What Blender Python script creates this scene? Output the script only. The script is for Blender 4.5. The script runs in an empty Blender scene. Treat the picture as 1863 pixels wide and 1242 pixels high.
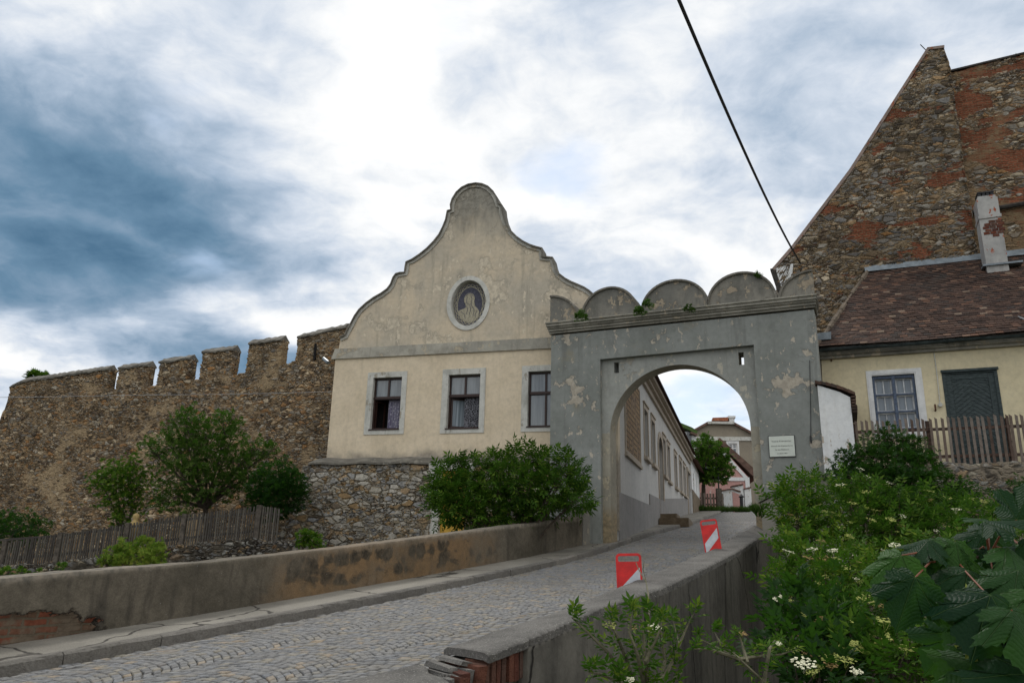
import bpy, bmesh, math, random
import numpy as np
from mathutils import Vector, Matrix
from mathutils.geometry import tessellate_polygon
random.seed(7); rng = np.random.default_rng(7)
S = bpy.context.scene; COL = S.collection
rad = math.radians
# ------------------------------------------------------------ camera, sky, sun, exposure
TH, RO, FPX = rad(16.0), rad(1.48), 1421.0
cd = bpy.data.cameras.new('camera'); cam = bpy.data.objects.new('camera', cd); COL.objects.link(cam)
cd.sensor_width = 36; cd.lens = FPX/1863*36; cd.clip_start = .05; cd.clip_end = 3000
fw = Vector((0, math.cos(TH), math.sin(TH))); rt = Vector((1, 0, 0)); up = rt.cross(fw)
CR = rt*math.cos(RO) + up*math.sin(RO); CU = -rt*math.sin(RO) + up*math.cos(RO)
cam.matrix_world = Matrix(((CR.x, CU.x, -fw.x, 0), (CR.y, CU.y, -fw.y, 0), (CR.z, CU.z, -fw.z, 0), (0, 0, 0, 1)))
S.camera = cam
def ray(u, v): return fw*FPX + CR*(u-931.5) - CU*(v-621)

SUN_EL, SUN_AZ = rad(50), rad(-14)          # azimuth clockwise from +Y
w = bpy.data.worlds.new('World'); S.world = w; w.use_nodes = True
S.view_settings.view_transform = 'Standard'; S.view_settings.look = 'None'
S.view_settings.exposure = EXPO = 0.0; S.view_settings.gamma = 1
sl = bpy.data.lights.new('sun', 'SUN'); sl.energy = 1.5; sl.angle = rad(12); sl.color = (1, .96, .9)
so = bpy.data.objects.new('sun', sl); COL.objects.link(so)
sd = Vector((math.sin(SUN_AZ)*math.cos(SUN_EL), math.cos(SUN_AZ)*math.cos(SUN_EL), math.sin(SUN_EL)))
so.rotation_euler = sd.to_track_quat('Z', 'Y').to_euler(); so.location = sd*60

# ------------------------------------------------------------ node helpers
class G:
    def __init__(s, nt): s.t = nt; s.n = nt.nodes; s.l = nt.links
    def set(s, sock, v):
        if v is None: return
        if hasattr(v, 'is_output'): s.l.new(v, sock)
        elif isinstance(v, (tuple, list)) and len(v) == 3 and sock.type == 'RGBA': sock.default_value = (*v, 1)
        else: sock.default_value = v
    def nd(s, typ, ins=None, **kw):
        n = s.n.new(typ)
        for k, v in kw.items(): setattr(n, k, v)
        for k, v in (ins or {}).items(): s.set(n.inputs[k], v)
        return n
    def obj(s): return s.nd('ShaderNodeTexCoord').outputs['Object']
    def mp(s, vec, scale=(1,1,1), loc=(0,0,0), rot=(0,0,0)):
        return s.nd('ShaderNodeMapping', {'Vector': vec, 'Scale': scale, 'Location': loc, 'Rotation': rot}).outputs[0]
    def noise(s, vec, scale=5, detail=5, rough=.55, dist=0, col=False):
        n = s.nd('ShaderNodeTexNoise', {'Vector': vec, 'Scale': scale, 'Detail': detail, 'Roughness': rough, 'Distortion': dist})
        return n.outputs['Color' if col else 'Fac']
    def vor(s, vec, scale=5, feature='F1', rnd=1, out=None):
        n = s.nd('ShaderNodeTexVoronoi', {'Vector': vec, 'Scale': scale, 'Randomness': rnd}, feature=feature)
        return n.outputs[out or 'Distance']
    def ramp(s, fac, stops, interp='LINEAR'):
        n = s.nd('ShaderNodeValToRGB', {'Fac': fac}); r = n.color_ramp; r.interpolation = interp
        while len(r.elements) > len(stops): r.elements.remove(r.elements[-1])
        while len(r.elements) < len(stops): r.elements.new(1)
        for e, (p, c) in zip(r.elements, stops):
            e.position = p; e.color = (c, c, c, 1) if isinstance(c, (int, float)) else (*c, 1)
        return n.outputs[0]
    def mix(s, f, a, b, mode='MIX'):
        n = s.nd('ShaderNodeMix', data_type='RGBA', blend_type=mode)
        s.set(n.inputs[0], f); s.set(n.inputs[6], a); s.set(n.inputs[7], b); return n.outputs[2]
    def m(s, op, a, b=None, c=None):
        n = s.nd('ShaderNodeMath', operation=op); s.set(n.inputs[0], a)
        if b is not None: s.set(n.inputs[1], b)
        if c is not None: s.set(n.inputs[2], c)
        return n.outputs[0]
    def ss(s, v, a, b):
        n = s.nd('ShaderNodeMapRange', {'Value': v, 'From Min': a, 'From Max': b}, interpolation_type='SMOOTHSTEP'); return n.outputs[0]
    def vadd(s, a, b, k=1.0):
        n = s.nd('ShaderNodeVectorMath', operation='SCALE'); s.set(n.inputs[0], b); s.set(n.inputs['Scale'], k)
        q = s.nd('ShaderNodeVectorMath', operation='ADD'); s.set(q.inputs[0], a); s.set(q.inputs[1], n.outputs[0]); return q.outputs[0]
    def warp(s, vec, scale, k, detail=2):
        c = s.noise(vec, scale, detail, col=True)
        q = s.nd('ShaderNodeVectorMath', operation='SUBTRACT'); s.set(q.inputs[0], c); q.inputs[1].default_value = (.5,.5,.5)
        return s.vadd(vec, q.outputs[0], k)
    def xyz(s, vec):
        n = s.nd('ShaderNodeSeparateXYZ', {0: vec}); return n.outputs
    def bump(s, h, dist=.02, st=1.0, nrm=None):
        return s.nd('ShaderNodeBump', {'Height': h, 'Distance': dist, 'Strength': st, 'Normal': nrm}).outputs[0]
MATS = {}
def material(name):
    m = bpy.data.materials.new(name); m.use_nodes = True; m.node_tree.nodes.clear(); g = G(m.node_tree); MATS[name] = m
    return m, g
def finish(g, col, rough=.85, nrm=None, disp=None, mat=None, spec=.3, trans=None, metal=0, alpha=None):
    b = g.nd('ShaderNodeBsdfPrincipled', {'Base Color': col, 'Roughness': rough, 'Normal': nrm, 'Specular IOR Level': spec, 'Metallic': metal})
    sh = b.outputs[0]
    if trans is not None:
        t = g.nd('ShaderNodeBsdfTranslucent', {'Color': trans}); mx = g.nd('ShaderNodeMixShader', {0: .3, 1: sh, 2: t.outputs[0]}); sh = mx.outputs[0]
    o = g.nd('ShaderNodeOutputMaterial', {'Surface': sh})
    if disp is not None:
        d = g.nd('ShaderNodeDisplacement', {'Height': disp, 'Midlevel': 0, 'Scale': 1}); g.l.new(d.outputs[0], o.inputs['Displacement'])
        mat.displacement_method = 'BOTH'
def plain(name, c, rough=.7, var=.15, scale=8, bump=.004, metal=0, spec=.3, bscale=60):
    m, g = material(name); v = g.obj(); n = g.noise(v, scale, 6, .6)
    col = g.mix(g.ss(n, .3, .7), tuple(x*(1-var) for x in c), tuple(min(1, x*(1+var)) for x in c))
    finish(g, col, rough, g.bump(g.noise(v, bscale, 4), bump), spec=spec, metal=metal); return m

# ------------------------------------------------------------ sky: Nishita + banks of cloud
g = G(w.node_tree); w.node_tree.nodes.clear()
sky = g.nd('ShaderNodeTexSky', sky_type='NISHITA', sun_disc=False, sun_elevation=SUN_EL, sun_rotation=SUN_AZ)
dirv = g.nd('ShaderNodeTexCoord').outputs['Generated']
dx, dy, dz = g.xyz(dirv)
zc = g.m('ADD', g.m('MAXIMUM', dz, 0.0), .22)
pl = g.nd('ShaderNodeCombineXYZ', {0: g.m('DIVIDE', dx, zc), 1: g.m('DIVIDE', dy, zc), 2: 0.0}).outputs[0]
wp = g.warp(pl, 1.1, .55, 4)
big = g.noise(wp, .9, 9, .52); fine = g.noise(g.warp(pl, 3, .22, 3), 3.2, 10, .60)
wisp = g.noise(g.mp(g.warp(pl, 2, .5, 4), (1.2, 2.8, 1), rot=(0,0,.5)), 2.2, 8, .55)
dv = g.warp(g.warp(dirv, 3.2, .13, 4), 11, .04, 4)
ex, ey, ez = g.xyz(dv)
az = g.m('ARCTAN2', ex, ey); el = g.m('ARCSINE', g.m('MINIMUM', g.m('MAXIMUM', ez, -.99), .99))
def azel(u, v):
    r = ray(u, v).normalized(); return math.atan2(r.x, r.y), math.asin(r.z)
def bank(u, v, su, sv, rot=0):      # a soft bank of cloud round one direction of the sky; sizes in radians
    a0, e0 = azel(u, v); A = g.m('SUBTRACT', az, a0); E = g.m('SUBTRACT', el, e0)
    c, s_ = math.cos(rot), math.sin(rot)
    p = g.m('DIVIDE', g.m('ADD', g.m('MULTIPLY', A, c), g.m('MULTIPLY', E, s_)), su)
    q = g.m('DIVIDE', g.m('SUBTRACT', g.m('MULTIPLY', E, c), g.m('MULTIPLY', A, s_)), sv)
    r2 = g.m('ADD', g.m('MULTIPLY', p, p), g.m('MULTIPLY', q, q))
    return g.m('POWER', 2.718, g.m('MULTIPLY', r2, -1.0))
def total(lst):
    t = None
    for k, args in lst:
        b = g.m('MULTIPLY', bank(*args), k); t = b if t is None else g.m('ADD', t, b)
    return t
# density: 0 = brilliant white, 1 = deep slate blue
tex = g.m('ADD', g.m('MULTIPLY', g.m('SUBTRACT', big, .5), 1.05), g.m('MULTIPLY', g.m('SUBTRACT', fine, .5), 1.15))
tex = g.m('ADD', tex, g.m('MULTIPLY', g.m('SUBTRACT', wisp, .5), .45))
dens = g.m('ADD', tex, .285)
dens = g.m('ADD', dens, total([(.25, (30, 310, .30, .10, -.28)), (.25, (360, 470, .24, .08, -.40)), (.22, (60, 500, .40, .08, -.1)), (.24, (250, 600, .28, .05, -.05)), (.2, (-300, 400, .4, .3, 0)), (.14, (150, 260, .20, .07, -.3)),
     (-.20, (690, 130, .09, .24, .12)), (-.16, (900, 330, .22, .10, -.3)), (-.60, (490, 575, .22, .035, .1)), (-.22, (240, 395, .10, .018, -.4)), (-.42, (40, 650, .16, .04, 0)),
     (-.13, (160, 60, .34, .09, -.1)), (.02, (1350, 120, .3, .15, 0)), (-.10, (1000, 120, .15, .12, 0)), (.10, (620, 330, .10, .06, 0)), (.10, (540, 40, .12, .08, 0)), (-.12, (1180, 430, .2, .07, 0)), (-.06, (1500, 200, .3, .2, 0)), (-.15, (1260, 760, .1, .1, 0))]))
colr = g.ramp(dens, [(0, (1.08, 1.08, 1.08)), (.14, (.93, .95, .97)), (.30, (.66, .73, .83)), (.46, (.43, .53, .66)), (.62, (.25, .36, .49)), (.80, (.145, .26, .385)), (1.0, (.085, .18, .29))])
hole = g.ss(g.m('ADD', g.noise(wp, 2.3, 5, .5), g.m('MULTIPLY', total([(1, (800, 90, .06, .08, 0)), (1, (1050, 330, .1, .05, 0)), (1, (1290, 760, .12, .12, 0))]), .22)), .60, .78)
skc = g.mix(1.0, sky.outputs[0], (.09, .09, .09), 'MULTIPLY')
skl = g.mix(1.0, skc, (.20, .28, .36), 'ADD')
c1 = g.mix(g.m('MULTIPLY', hole, .65), colr, skl)
# unseen sky behind the viewer, made brighter to light the facades
back = g.ss(dy, .15, -.5)
c2 = g.mix(back, c1, g.mix(g.ss(big, .35, .65), (.70, .78, .90), (1.45, 1.42, 1.36)))
bg = g.nd('ShaderNodeBackground', {'Color': c2, 'Strength': 1.0})
g.nd('ShaderNodeOutputWorld', {'Surface': bg.outputs[0]})
w.cycles.sampling_method = 'MANUAL'; w.cycles.sample_map_resolution = 512

# ------------------------------------------------------------ frames: a vertical plane with its own axes (x along, y away from viewer, z up)
class Fr:
    def __init__(s, O, ang, z0=0.0): s.O = Vector((O[0], O[1], z0)); s.a = ang; s.e = Vector((math.cos(ang), math.sin(ang), 0)); s.n = Vector((-math.sin(ang), math.cos(ang), 0))
    def px(s, u, v, y=0.0):
        r = ray(u, v); t = (y + s.O.x*s.n.x + s.O.y*s.n.y)/(r.x*s.n.x + r.y*s.n.y); P = r*t - s.O
        return (P.dot(s.e), P.z)
    def w(s, x, y, z): return s.O + s.e*x + s.n*y + Vector((0, 0, z))
def thing(name, label, cat, fr, group=None):
    o = bpy.data.objects.new(name, None); o.empty_display_size = .3; COL.objects.link(o)
    o.location = fr.O; o.rotation_euler = (0, 0, fr.a); tag(o, label, cat, group); return o
def tag(o, label=None, cat=None, group=None, kind=None):
    if label: o['label'] = label
    if cat: o['category'] = cat
    if group: o['group'] = group
    if kind: o['kind'] = kind
    return o
def link(name, me, mats, parent=None, fr=None, smooth=False):
    o = bpy.data.objects.new(name, me); COL.objects.link(o)
    for m_ in (mats if isinstance(mats, (list, tuple)) else [mats]): me.materials.append(MATS[m_] if isinstance(m_, str) else m_)
    if parent: o.parent = parent
    elif fr: o.location = fr.O; o.rotation_euler = (0, 0, fr.a)
    if smooth: me.polygons.foreach_set('use_smooth', [True]*len(me.polygons))
    return o
def obj(name, bm, mats, parent=None, fr=None, smooth=False, bev=0):
    if bev: bmesh.ops.bevel(bm, geom=[e for e in bm.edges if len(e.link_faces) == 2 and e.calc_face_angle(0) > .6], offset=bev, segments=1, affect='EDGES')
    bmesh.ops.recalc_face_normals(bm, faces=bm.faces)
    me = bpy.data.meshes.new(name); bm.to_mesh(me); bm.free(); return link(name, me, mats, parent, fr, smooth)
def B(): return bmesh.new()
def box(bm, x0, x1, y0, y1, z0, z1, jit=0, mi=0, M=None):
    v = []
    for x in (x0, x1):
        for y in (y0, y1):
            for z in (z0, z1):
                p = Vector((x+random.uniform(-jit, jit), y+random.uniform(-jit, jit), z+random.uniform(-jit, jit)))
                v.append(bm.verts.new(M @ p if M else p))
    for f in ((0,1,3,2), (4,6,7,5), (0,4,5,1), (2,3,7,6), (0,2,6,4), (1,5,7,3)):
        fc = bm.faces.new([v[i] for i in f]); fc.material_index = mi
    return v
def prism(bm, pts, y0, y1, mi=0):
    a = [bm.verts.new((x, y0, z)) for x, z in pts]; b = [bm.verts.new((x, y1, z)) for x, z in pts]; n = len(pts)
    fs = [bm.faces.new(a), bm.faces.new(b[::-1])] + [bm.faces.new((a[i], b[i], b[(i+1) % n], a[(i+1) % n])) for i in range(n)]
    for f in fs: f.material_index = mi
def plate(bm, loops, y0, y1, mi=0, back=True):      # a slab with holes: first loop is the outline
    vl = [[Vector((x, 0, z)) for x, z in lp] for lp in loops]
    tri = tessellate_polygon([[Vector((p.x, p.z, 0)) for p in l] for l in vl]); flat = [p for l in vl for p in l]
    F = [bm.verts.new((p.x, y0, p.z)) for p in flat]; K = [bm.verts.new((p.x, y1, p.z)) for p in flat]
    for t in tri:
        try:
            bm.faces.new([F[i] for i in t]).material_index = mi
            if back: bm.faces.new([K[i] for i in t[::-1]]).material_index = mi
        except ValueError: pass
    o = 0
    for l in vl:
        n = len(l)
        for i in range(n): bm.faces.new((F[o+i], K[o+i], K[o+(i+1) % n], F[o+(i+1) % n])).material_index = mi
        o += n
def band(bm, pts, w_, y0, y1, mi=0):      # a moulding that follows a line in the x-z plane, w_ wide to its left
    n = len(pts); P = [Vector((x, z)) for x, z in pts]; Q = []
    for i in range(n):
        t = ((P[min(i+1, n-1)]-P[i]).normalized() if i < n-1 else Vector((0, 0))) + ((P[i]-P[i-1]).normalized() if i > 0 else Vector((0, 0)))
        t.normalize(); Q.append(P[i] + Vector((-t.y, t.x))*w_)
    for i in range(n-1):
        q = [P[i], P[i+1], Q[i+1], Q[i]]
        a = [bm.verts.new((p.x, y0, p.y)) for p in q]; b = [bm.verts.new((p.x, y1, p.y)) for p in q]
        for f in ((a[0], a[1], a[2], a[3]), (b[3], b[2], b[1], b[0]), (a[0], b[0], b[1], a[1]), (a[2], b[2], b[3], a[3])): bm.faces.new(f).material_index = mi
        if i == 0: bm.faces.new((a[3], b[3], b[0], a[0])).material_index = mi
        if i == n-2: bm.faces.new((a[1], b[1], b[2], a[2])).material_index = mi
    bmesh.ops.remove_doubles(bm, verts=bm.verts, dist=1e-5)
def tube(bm, pts, r, seg=6, mi=0):
    pts = [Vector(p) for p in pts]; rs = r if isinstance(r, (list, tuple)) else [r]*len(pts); rings = []
    for i, p in enumerate(pts):
        t = (pts[min(i+1, len(pts)-1)] - pts[max(i-1, 0)]).normalized(); a = t.orthogonal().normalized()
        if rings and abs(t.dot(pa)) < .99: a = (pa - t*pa.dot(t)).normalized()
        pa = a; b = t.cross(a)
        rings.append([bm.verts.new(p + (a*math.cos(k*2*math.pi/seg) + b*math.sin(k*2*math.pi/seg))*rs[i]) for k in range(seg)])
    for i in range(len(rings)-1):
        for k in range(seg): bm.faces.new((rings[i][k], rings[i][(k+1) % seg], rings[i+1][(k+1) % seg], rings[i+1][k])).material_index = mi
    bm.faces.new(rings[0][::-1]).material_index = mi; bm.faces.new(rings[-1]).material_index = mi
def rect(x0, x1, z0, z1): return [(x0, z0), (x1, z0), (x1, z1), (x0, z1)]
def interp(x, P): return float(np.interp(x, [p[0] for p in P], [p[1] for p in P]))
def lattice(name, x0, x1, top, bot, thick, res, mats, parent=None, fr=None, y0=None, sides=True, rough=0, lean=0, ymid=0):
    """Fine-meshed wall: front, top and both ends; top/bot give z for x. lean = batter (m out at the foot)."""
    tp = top if callable(top) else (lambda x: interp(x, top)); bt = bot if callable(bot) else (lambda x: interp(x, bot))
    nx = max(2, int((x1-x0)/res)); X = np.linspace(x0, x1, nx+1); T = np.array([tp(x) for x in X]); Bo = np.array([bt(x) for x in X])
    nz = max(2, int((T-Bo).max()/res)); ny = max(1, int(thick/res)); yy = y0 if callable(y0) else (lambda x: (y0 or 0))
    if rough: T = T + np.interp(X, np.linspace(x0, x1, max(3, int((x1-x0)/.25))), rng.uniform(-rough, rough, max(3, int((x1-x0)/.25))))
    col = []   # column profile per x: front bottom->top, then top front->back
    V = []; F = []
    for i, x in enumerate(X):
        f = yy(x)
        for j in range(nz+1):
            t = j/nz; V.append((x, f - lean*(1-t), Bo[i]+(T[i]-Bo[i])*t))
        for j in range(1, ny+1): V.append((x, f+thick*j/ny, T[i] + .0*j))
    m_ = nz+1+ny
    for i in range(nx):
        for j in range(m_-1): a = i*m_+j; F.append((a, a+m_, a+m_+1, a+1))
    if sides:
        for i, sgn in ((0, 1), (nx, -1)):
            x = X[i]; f = yy(x); o = len(V)
            for k in range(ny+1):
                for j in range(nz+1):
                    t = j/nz; V.append((x, f - lean*(1-t)*(1-k/ny) + thick*k/ny, Bo[i]+(T[i]-Bo[i])*t))
            for k in range(ny):
                for j in range(nz):
                    a = o+k*(nz+1)+j; q = (a, a+1, a+nz+2, a+nz+1); F.append(q if sgn > 0 else q[::-1])
    o = len(V)       # plain back
    for i in range(nx+1): f = yy(X[i])+thick; V += [(X[i], f, Bo[i]), (X[i], f, T[i])]
    for i in range(nx): F.append((o+2*i, o+2*i+1, o+2*i+3, o+2*i+2))
    me = bpy.data.meshes.new(name); me.from_pydata(V, [], F)
    bm = B(); bm.from_mesh(me); bmesh.ops.remove_doubles(bm, verts=bm.verts, dist=1e-4); bm.to_mesh(me); bm.free()
    return link(name, me, mats, parent, fr, True)
# ------------------------------------------------------------ materials
def rubble(name, sx, sz, stones, mortar, disp=.035, plaster=None, gap=.09, brick=None, lichen=None, wob=.25, pscale=.45, small=True, seed=0, disp_real=True, bth=.565):
    m, g = material(name); v = g.obj(); v = g.mp(v, loc=(seed*7.3, 0, seed*3.1))
    wv = g.warp(g.warp(v, 1.3, wob*.6, 2), 6, .05, 3)
    a = g.mp(wv, (sx, sx, sz))
    d1 = g.vor(a, 1.0, 'DISTANCE_TO_EDGE'); c1 = g.vor(a, 1.0, 'F1', out='Color')
    if small:
        b = g.mp(wv, (sx*2.1, sx*2.1, sz*2.0), loc=(3.3, 1.2, 5.1)); d2 = g.vor(b, 1.0, 'DISTANCE_TO_EDGE'); c2 = g.vor(b, 1.0, 'F1', out='Color')
        pick = g.ss(g.noise(g.mp(v, (sx*.6, sx*.6, sz*.6)), 1, 3), .47, .53)
        d = g.m('ADD', g.m('MULTIPLY', d1, g.m('SUBTRACT', 1.0, pick)), g.m('MULTIPLY', g.m('MULTIPLY', d2, .75), pick)); c = g.mix(pick, c1, c2)
    else: d, c = d1, c1
    cr, cg, cb = g.xyz(c)
    n = len(stones); col = g.ramp(cr, [(i/n, s_) for i, s_ in enumerate(stones)], 'CONSTANT')
    nz = g.noise(v, 14, 6, .65); n2 = g.noise(v, 55, 4, .6)
    col = g.mix(g.m('MULTIPLY', g.m('SUBTRACT', cg, .0), .35), col, (.16,.14,.11), 'MIX')
    col = g.mix(1.0, col, g.ramp(nz, [(.25, .55), (.5, .95), (.75, 1.35)]), 'MULTIPLY')
    col = g.mix(1.0, col, g.ramp(n2, [(.3, .75), (.7, 1.2)]), 'MULTIPLY')
    col = g.mix(1.0, col, g.ramp(g.noise(v, .33, 5, .6), [(.3, .62), (.5, 1.0), (.7, 1.28)]), 'MULTIPLY')
    gp = g.ss(d, gap*.25, gap*1.2)
    mortar_shade = g.mix(g.ss(g.noise(v, 2.2, 4), .38, .62), mortar, tuple(x*.30 for x in mortar))  # mortar tone, darkened so the shade of the gaps sits in the colour
    col = g.mix(gp, mortar_shade, col)
    h = g.m('ADD', g.m('MULTIPLY', g.ss(d, 0, gap*2.2), .75), g.m('MULTIPLY', g.m('MULTIPLY', cb, gp), .45))
    h = g.m('ADD', h, g.m('MULTIPLY', nz, .5)); h = g.m('ADD', h, g.m('MULTIPLY', n2, .14))
    if brick:
        bt = g.nd('ShaderNodeTexBrick', {'Vector': g.mp(wv, (1, 1, 1), rot=(rad(90), 0, 0)), 'Scale': 1, 'Color1': brick, 'Color2': tuple(x*.55 for x in brick), 'Mortar': tuple(x*.7 for x in mortar), 'Mortar Size': .008, 'Brick Width': .27, 'Row Height': .085, 'Bias': 0.1})
        bm_ = g.m('MULTIPLY', g.ss(g.noise(g.mp(v, (.7, .7, 1.6)), .75, 6, .62, 0), bth, bth+.025), 1.0)
        col = g.mix(bm_, col, g.mix(1.0, bt.outputs[0], g.ramp(nz, [(.2, .5), (.8, 1.5)]), 'MULTIPLY'))
        h = g.m('ADD', g.m('MULTIPLY', h, g.m('SUBTRACT', 1.0, g.m('MULTIPLY', bm_, .75))), g.m('MULTIPLY', g.m('MULTIPLY', g.m('SUBTRACT', 1.0, bt.outputs[1]), bm_), .3))
    if plaster:
        amt, pc = plaster
        pm = g.ss(g.noise(g.mp(g.warp(v, 2, .5, 4), (1, 1, 1.3)), pscale, 7, .62), amt, amt+.07)
        pm = g.m('MULTIPLY', pm, g.ss(g.m('SUBTRACT', 1.25, cb), .2, .75))
        pcol = g.mix(g.ss(nz, .3, .7), pc, tuple(x*.62 for x in pc))
        col = g.mix(pm, col, pcol)
        h = g.m('ADD', g.m('MULTIPLY', h, g.m('SUBTRACT', 1.0, g.m('MULTIPLY', pm, .7))), g.m('MULTIPLY', pm, .55))
    if lichen: col = g.mix(g.m('MULTIPLY', g.ss(g.noise(v, .8, 6), .52, .72), .6), col, lichen)
    if disp_real: finish(g, col, .93, None, g.m('MULTIPLY', h, disp), m, spec=.15)
    else: finish(g, col, .93, g.bump(h, disp), spec=.15)
    return m
GREY = [(.20,.20,.19), (.13,.13,.13), (.27,.26,.23), (.10,.10,.10), (.30,.27,.21), (.17,.16,.145), (.22,.15,.08), (.09,.075,.06), (.33,.32,.29)]
WARM = [(.20,.14,.085), (.11,.085,.06), (.28,.20,.12), (.075,.06,.05), (.24,.22,.19), (.17,.10,.05), (.30,.25,.17), (.12,.11,.10), (.15,.14,.125)]
TOWN = [(.22,.15,.085), (.12,.09,.06), (.35,.26,.16), (.065,.052,.04), (.31,.285,.24), (.25,.135,.055), (.42,.35,.25), (.14,.13,.12), (.20,.18,.15), (.29,.19,.10), (.09,.062,.042)]
rubble('town_stone', 3.9, 8.2, [tuple(c*k for c, k in zip(q, (1.32, 1.28, 1.22))) for q in TOWN], (.27,.195,.115), .05, (.545, (.37,.275,.165)), .09, pscale=.45)
rubble('base_stone', 3.0, 5.9, [(.33,.315,.28), (.24,.235,.22), (.40,.375,.32), (.17,.16,.145), (.44,.41,.35), (.29,.265,.22), (.33,.23,.13), (.24,.16,.08), (.35,.32,.26), (.25,.25,.25), (.13,.10,.07)], (.22,.18,.12), .05, (.66, (.30,.27,.215)), .06, seed=2)
rubble('ruin_stone', 2.6, 5.9, [tuple(c*1.25 for c in q) for q in TOWN]+[(.21,.20,.185), (.26,.24,.21), (.13,.125,.12)], (.22,.165,.10), .05, (.60, (.29,.22,.14)), .09, (.235,.080,.042), seed=4)
rubble('ruin_brick', 3.0, 7, [tuple(c*1.25 for c in q) for q in TOWN], (.23,.165,.10), .045, (.51, (.25,.175,.10)), .09, (.24,.085,.045), seed=6, pscale=.3, bth=.505)
rubble('dry_stone', 3.6, 8, WARM+GREY, (.07,.06,.045), .05, None, .12, seed=8)
rubble('terrace_stone', 3.4, 6, WARM+GREY, (.24,.20,.15), .045, (.44, (.25,.21,.155)), .10, seed=9, pscale=.9)
rubble('cap_stone', 2.2, 9, [(.24,.22,.19), (.17,.155,.13), (.13,.12,.10), (.29,.27,.24)], (.10,.085,.065), .035, None, .06, lichen=(.22,.215,.17), seed=3)

def render(name, base, alt, dark, light=None, peel=.66, streak=.35, blotch=.9, bump=.012, seed=0, rust=None, foot=None, head=None, peelscale=1.6):
    """Old lime render: clouded colour, runs of dirt, flaked places."""
    m, g = material(name); v = g.mp(g.obj(), loc=(seed*5.7, seed*1.3, seed*2.9)); v0 = g.obj(); x, y, z = g.xyz(v0)
    col = g.mix(g.ss(g.noise(v, blotch, 8, .6, .3), .36, .64), base, alt)
    n3 = g.noise(v, 9, 8, .68); col = g.mix(1.0, col, g.ramp(n3, [(.2, .80), (.5, 1.0), (.8, 1.14)]), 'MULTIPLY')
    st = g.noise(g.mp(g.warp(v, 3, .06, 2), (5, 5, .35)), 1.0, 6, .6)
    col = g.mix(g.m('MULTIPLY', g.ss(st, .52, .75), streak), col, dark)
    gr = g.noise(g.mp(g.warp(v, 1.4, .4, 4), (1, 1, .6)), .8, 9, .68); col = g.mix(g.m('MULTIPLY', g.ss(gr, .56, .66), streak*.8), col, dark)
    h = g.m('ADD', g.m('MULTIPLY', n3, .3), g.m('MULTIPLY', g.noise(v, 70, 3), .12))
    if light:
        p = g.noise(g.warp(v, 5, .12, 4), peelscale, 9, .64); pm = g.ss(p, peel, peel+.012)
        edge = g.m('MULTIPLY', g.ss(p, peel-.03, peel), g.m('SUBTRACT', 1.0, pm))
        lc = g.mix(g.ss(n3, .35, .65), light, tuple(c_*.7 for c_ in light))
        col = g.mix(pm, g.mix(g.m('MULTIPLY', edge, .35), col, dark), lc); h = g.m('SUBTRACT', h, g.m('MULTIPLY', pm, .45))
        p2 = g.noise(g.mp(g.warp(v, 9, .1, 3), (1, 1, .55)), 6, 5, .62); pm2 = g.m('MULTIPLY', g.ss(p2, .60, .615), g.ss(g.noise(v, .9, 3), .42, .54))
        col = g.mix(pm2, col, light); h = g.m('SUBTRACT', h, g.m('MULTIPLY', pm2, .3))
    if foot: # damp run along the foot: (z where it ends, depth, colour)
        z0, dp, fc = foot; f_ = g.ss(g.m('ADD', z, g.m('MULTIPLY', g.m('SUBTRACT', g.noise(v, 1.4, 7, .65), .5), -dp*2.4)), z0+dp, z0)
        col = g.mix(g.m('MULTIPLY', f_, .75), col, g.mix(g.ss(n3, .4, .6), fc, tuple(c_*.55 for c_ in fc)))
    if head: # weathering from rain on the upper edges: (z where it begins, depth, colour)
        z0, dp, fc = head; f_ = g.ss(g.m('ADD', z, g.m('MULTIPLY', g.m('SUBTRACT', g.noise(g.mp(v, (1.6, 1, .6)), 1.0, 7, .6), .5), dp*2.6)), z0, z0+dp)
        col = g.mix(g.m('MULTIPLY', f_, .8), col, g.mix(g.ss(n3, .4, .6), fc, tuple(c_*.6 for c_ in fc)))
    if rust: col = g.mix(g.m('MULTIPLY', g.ss(g.noise(v, 1.1, 5), .6, .75), .5), col, rust)
    finish(g, col, .9, g.bump(h, bump), spec=.2); return m
render('gable_render', (.60,.505,.37), (.46,.41,.325), (.22,.21,.175), (.64,.56,.43), .56, .45, .6, seed=1, head=(9.8, 1.5, (.25,.24,.205)), peelscale=.75)
render('course_render', (.42,.395,.33), (.31,.295,.25), (.17,.16,.13), (.46,.40,.30), .62, .55, 1.4, seed=25)
render('moulding_render', (.45,.435,.385), (.35,.335,.29), (.13,.125,.105), (.40,.35,.27), .60, .5, 1.8, seed=24)
render('wall_render', (.67,.565,.415), (.62,.52,.375), (.36,.30,.2), None, .8, .25, 1.2, .007, seed=2, foot=(2.95, .45, (.24,.22,.19)))
render('trim_render', (.58,.57,.52), (.48,.475,.43), (.16,.16,.135), (.33,.30,.24), .70, .55, 1.6, seed=3)
render('cornice_render', (.33,.31,.26), (.22,.21,.175), (.11,.105,.09), (.42,.36,.27), .64, .6, 1.5, seed=4)
render('gate_render', (.255,.265,.245), (.20,.21,.19), (.11,.11,.10), (.46,.41,.33), .597, .5, .7, seed=5, rust=(.25,.21,.13), peelscale=1.3)
render('gate_recess', (.325,.33,.30), (.27,.275,.25), (.15,.15,.135), (.42,.39,.32), .64, .35, .9, seed=6)
render('jamb_render', (.34,.315,.25), (.27,.25,.20), (.16,.15,.12), (.42,.37,.27), .62, .4, .9, seed=7, foot=(1.2, .7, (.33,.25,.14)))
render('merlon_render', (.235,.22,.185), (.165,.16,.14), (.08,.08,.07), (.36,.30,.22), .56, .6, 1.2, seed=8)
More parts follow.
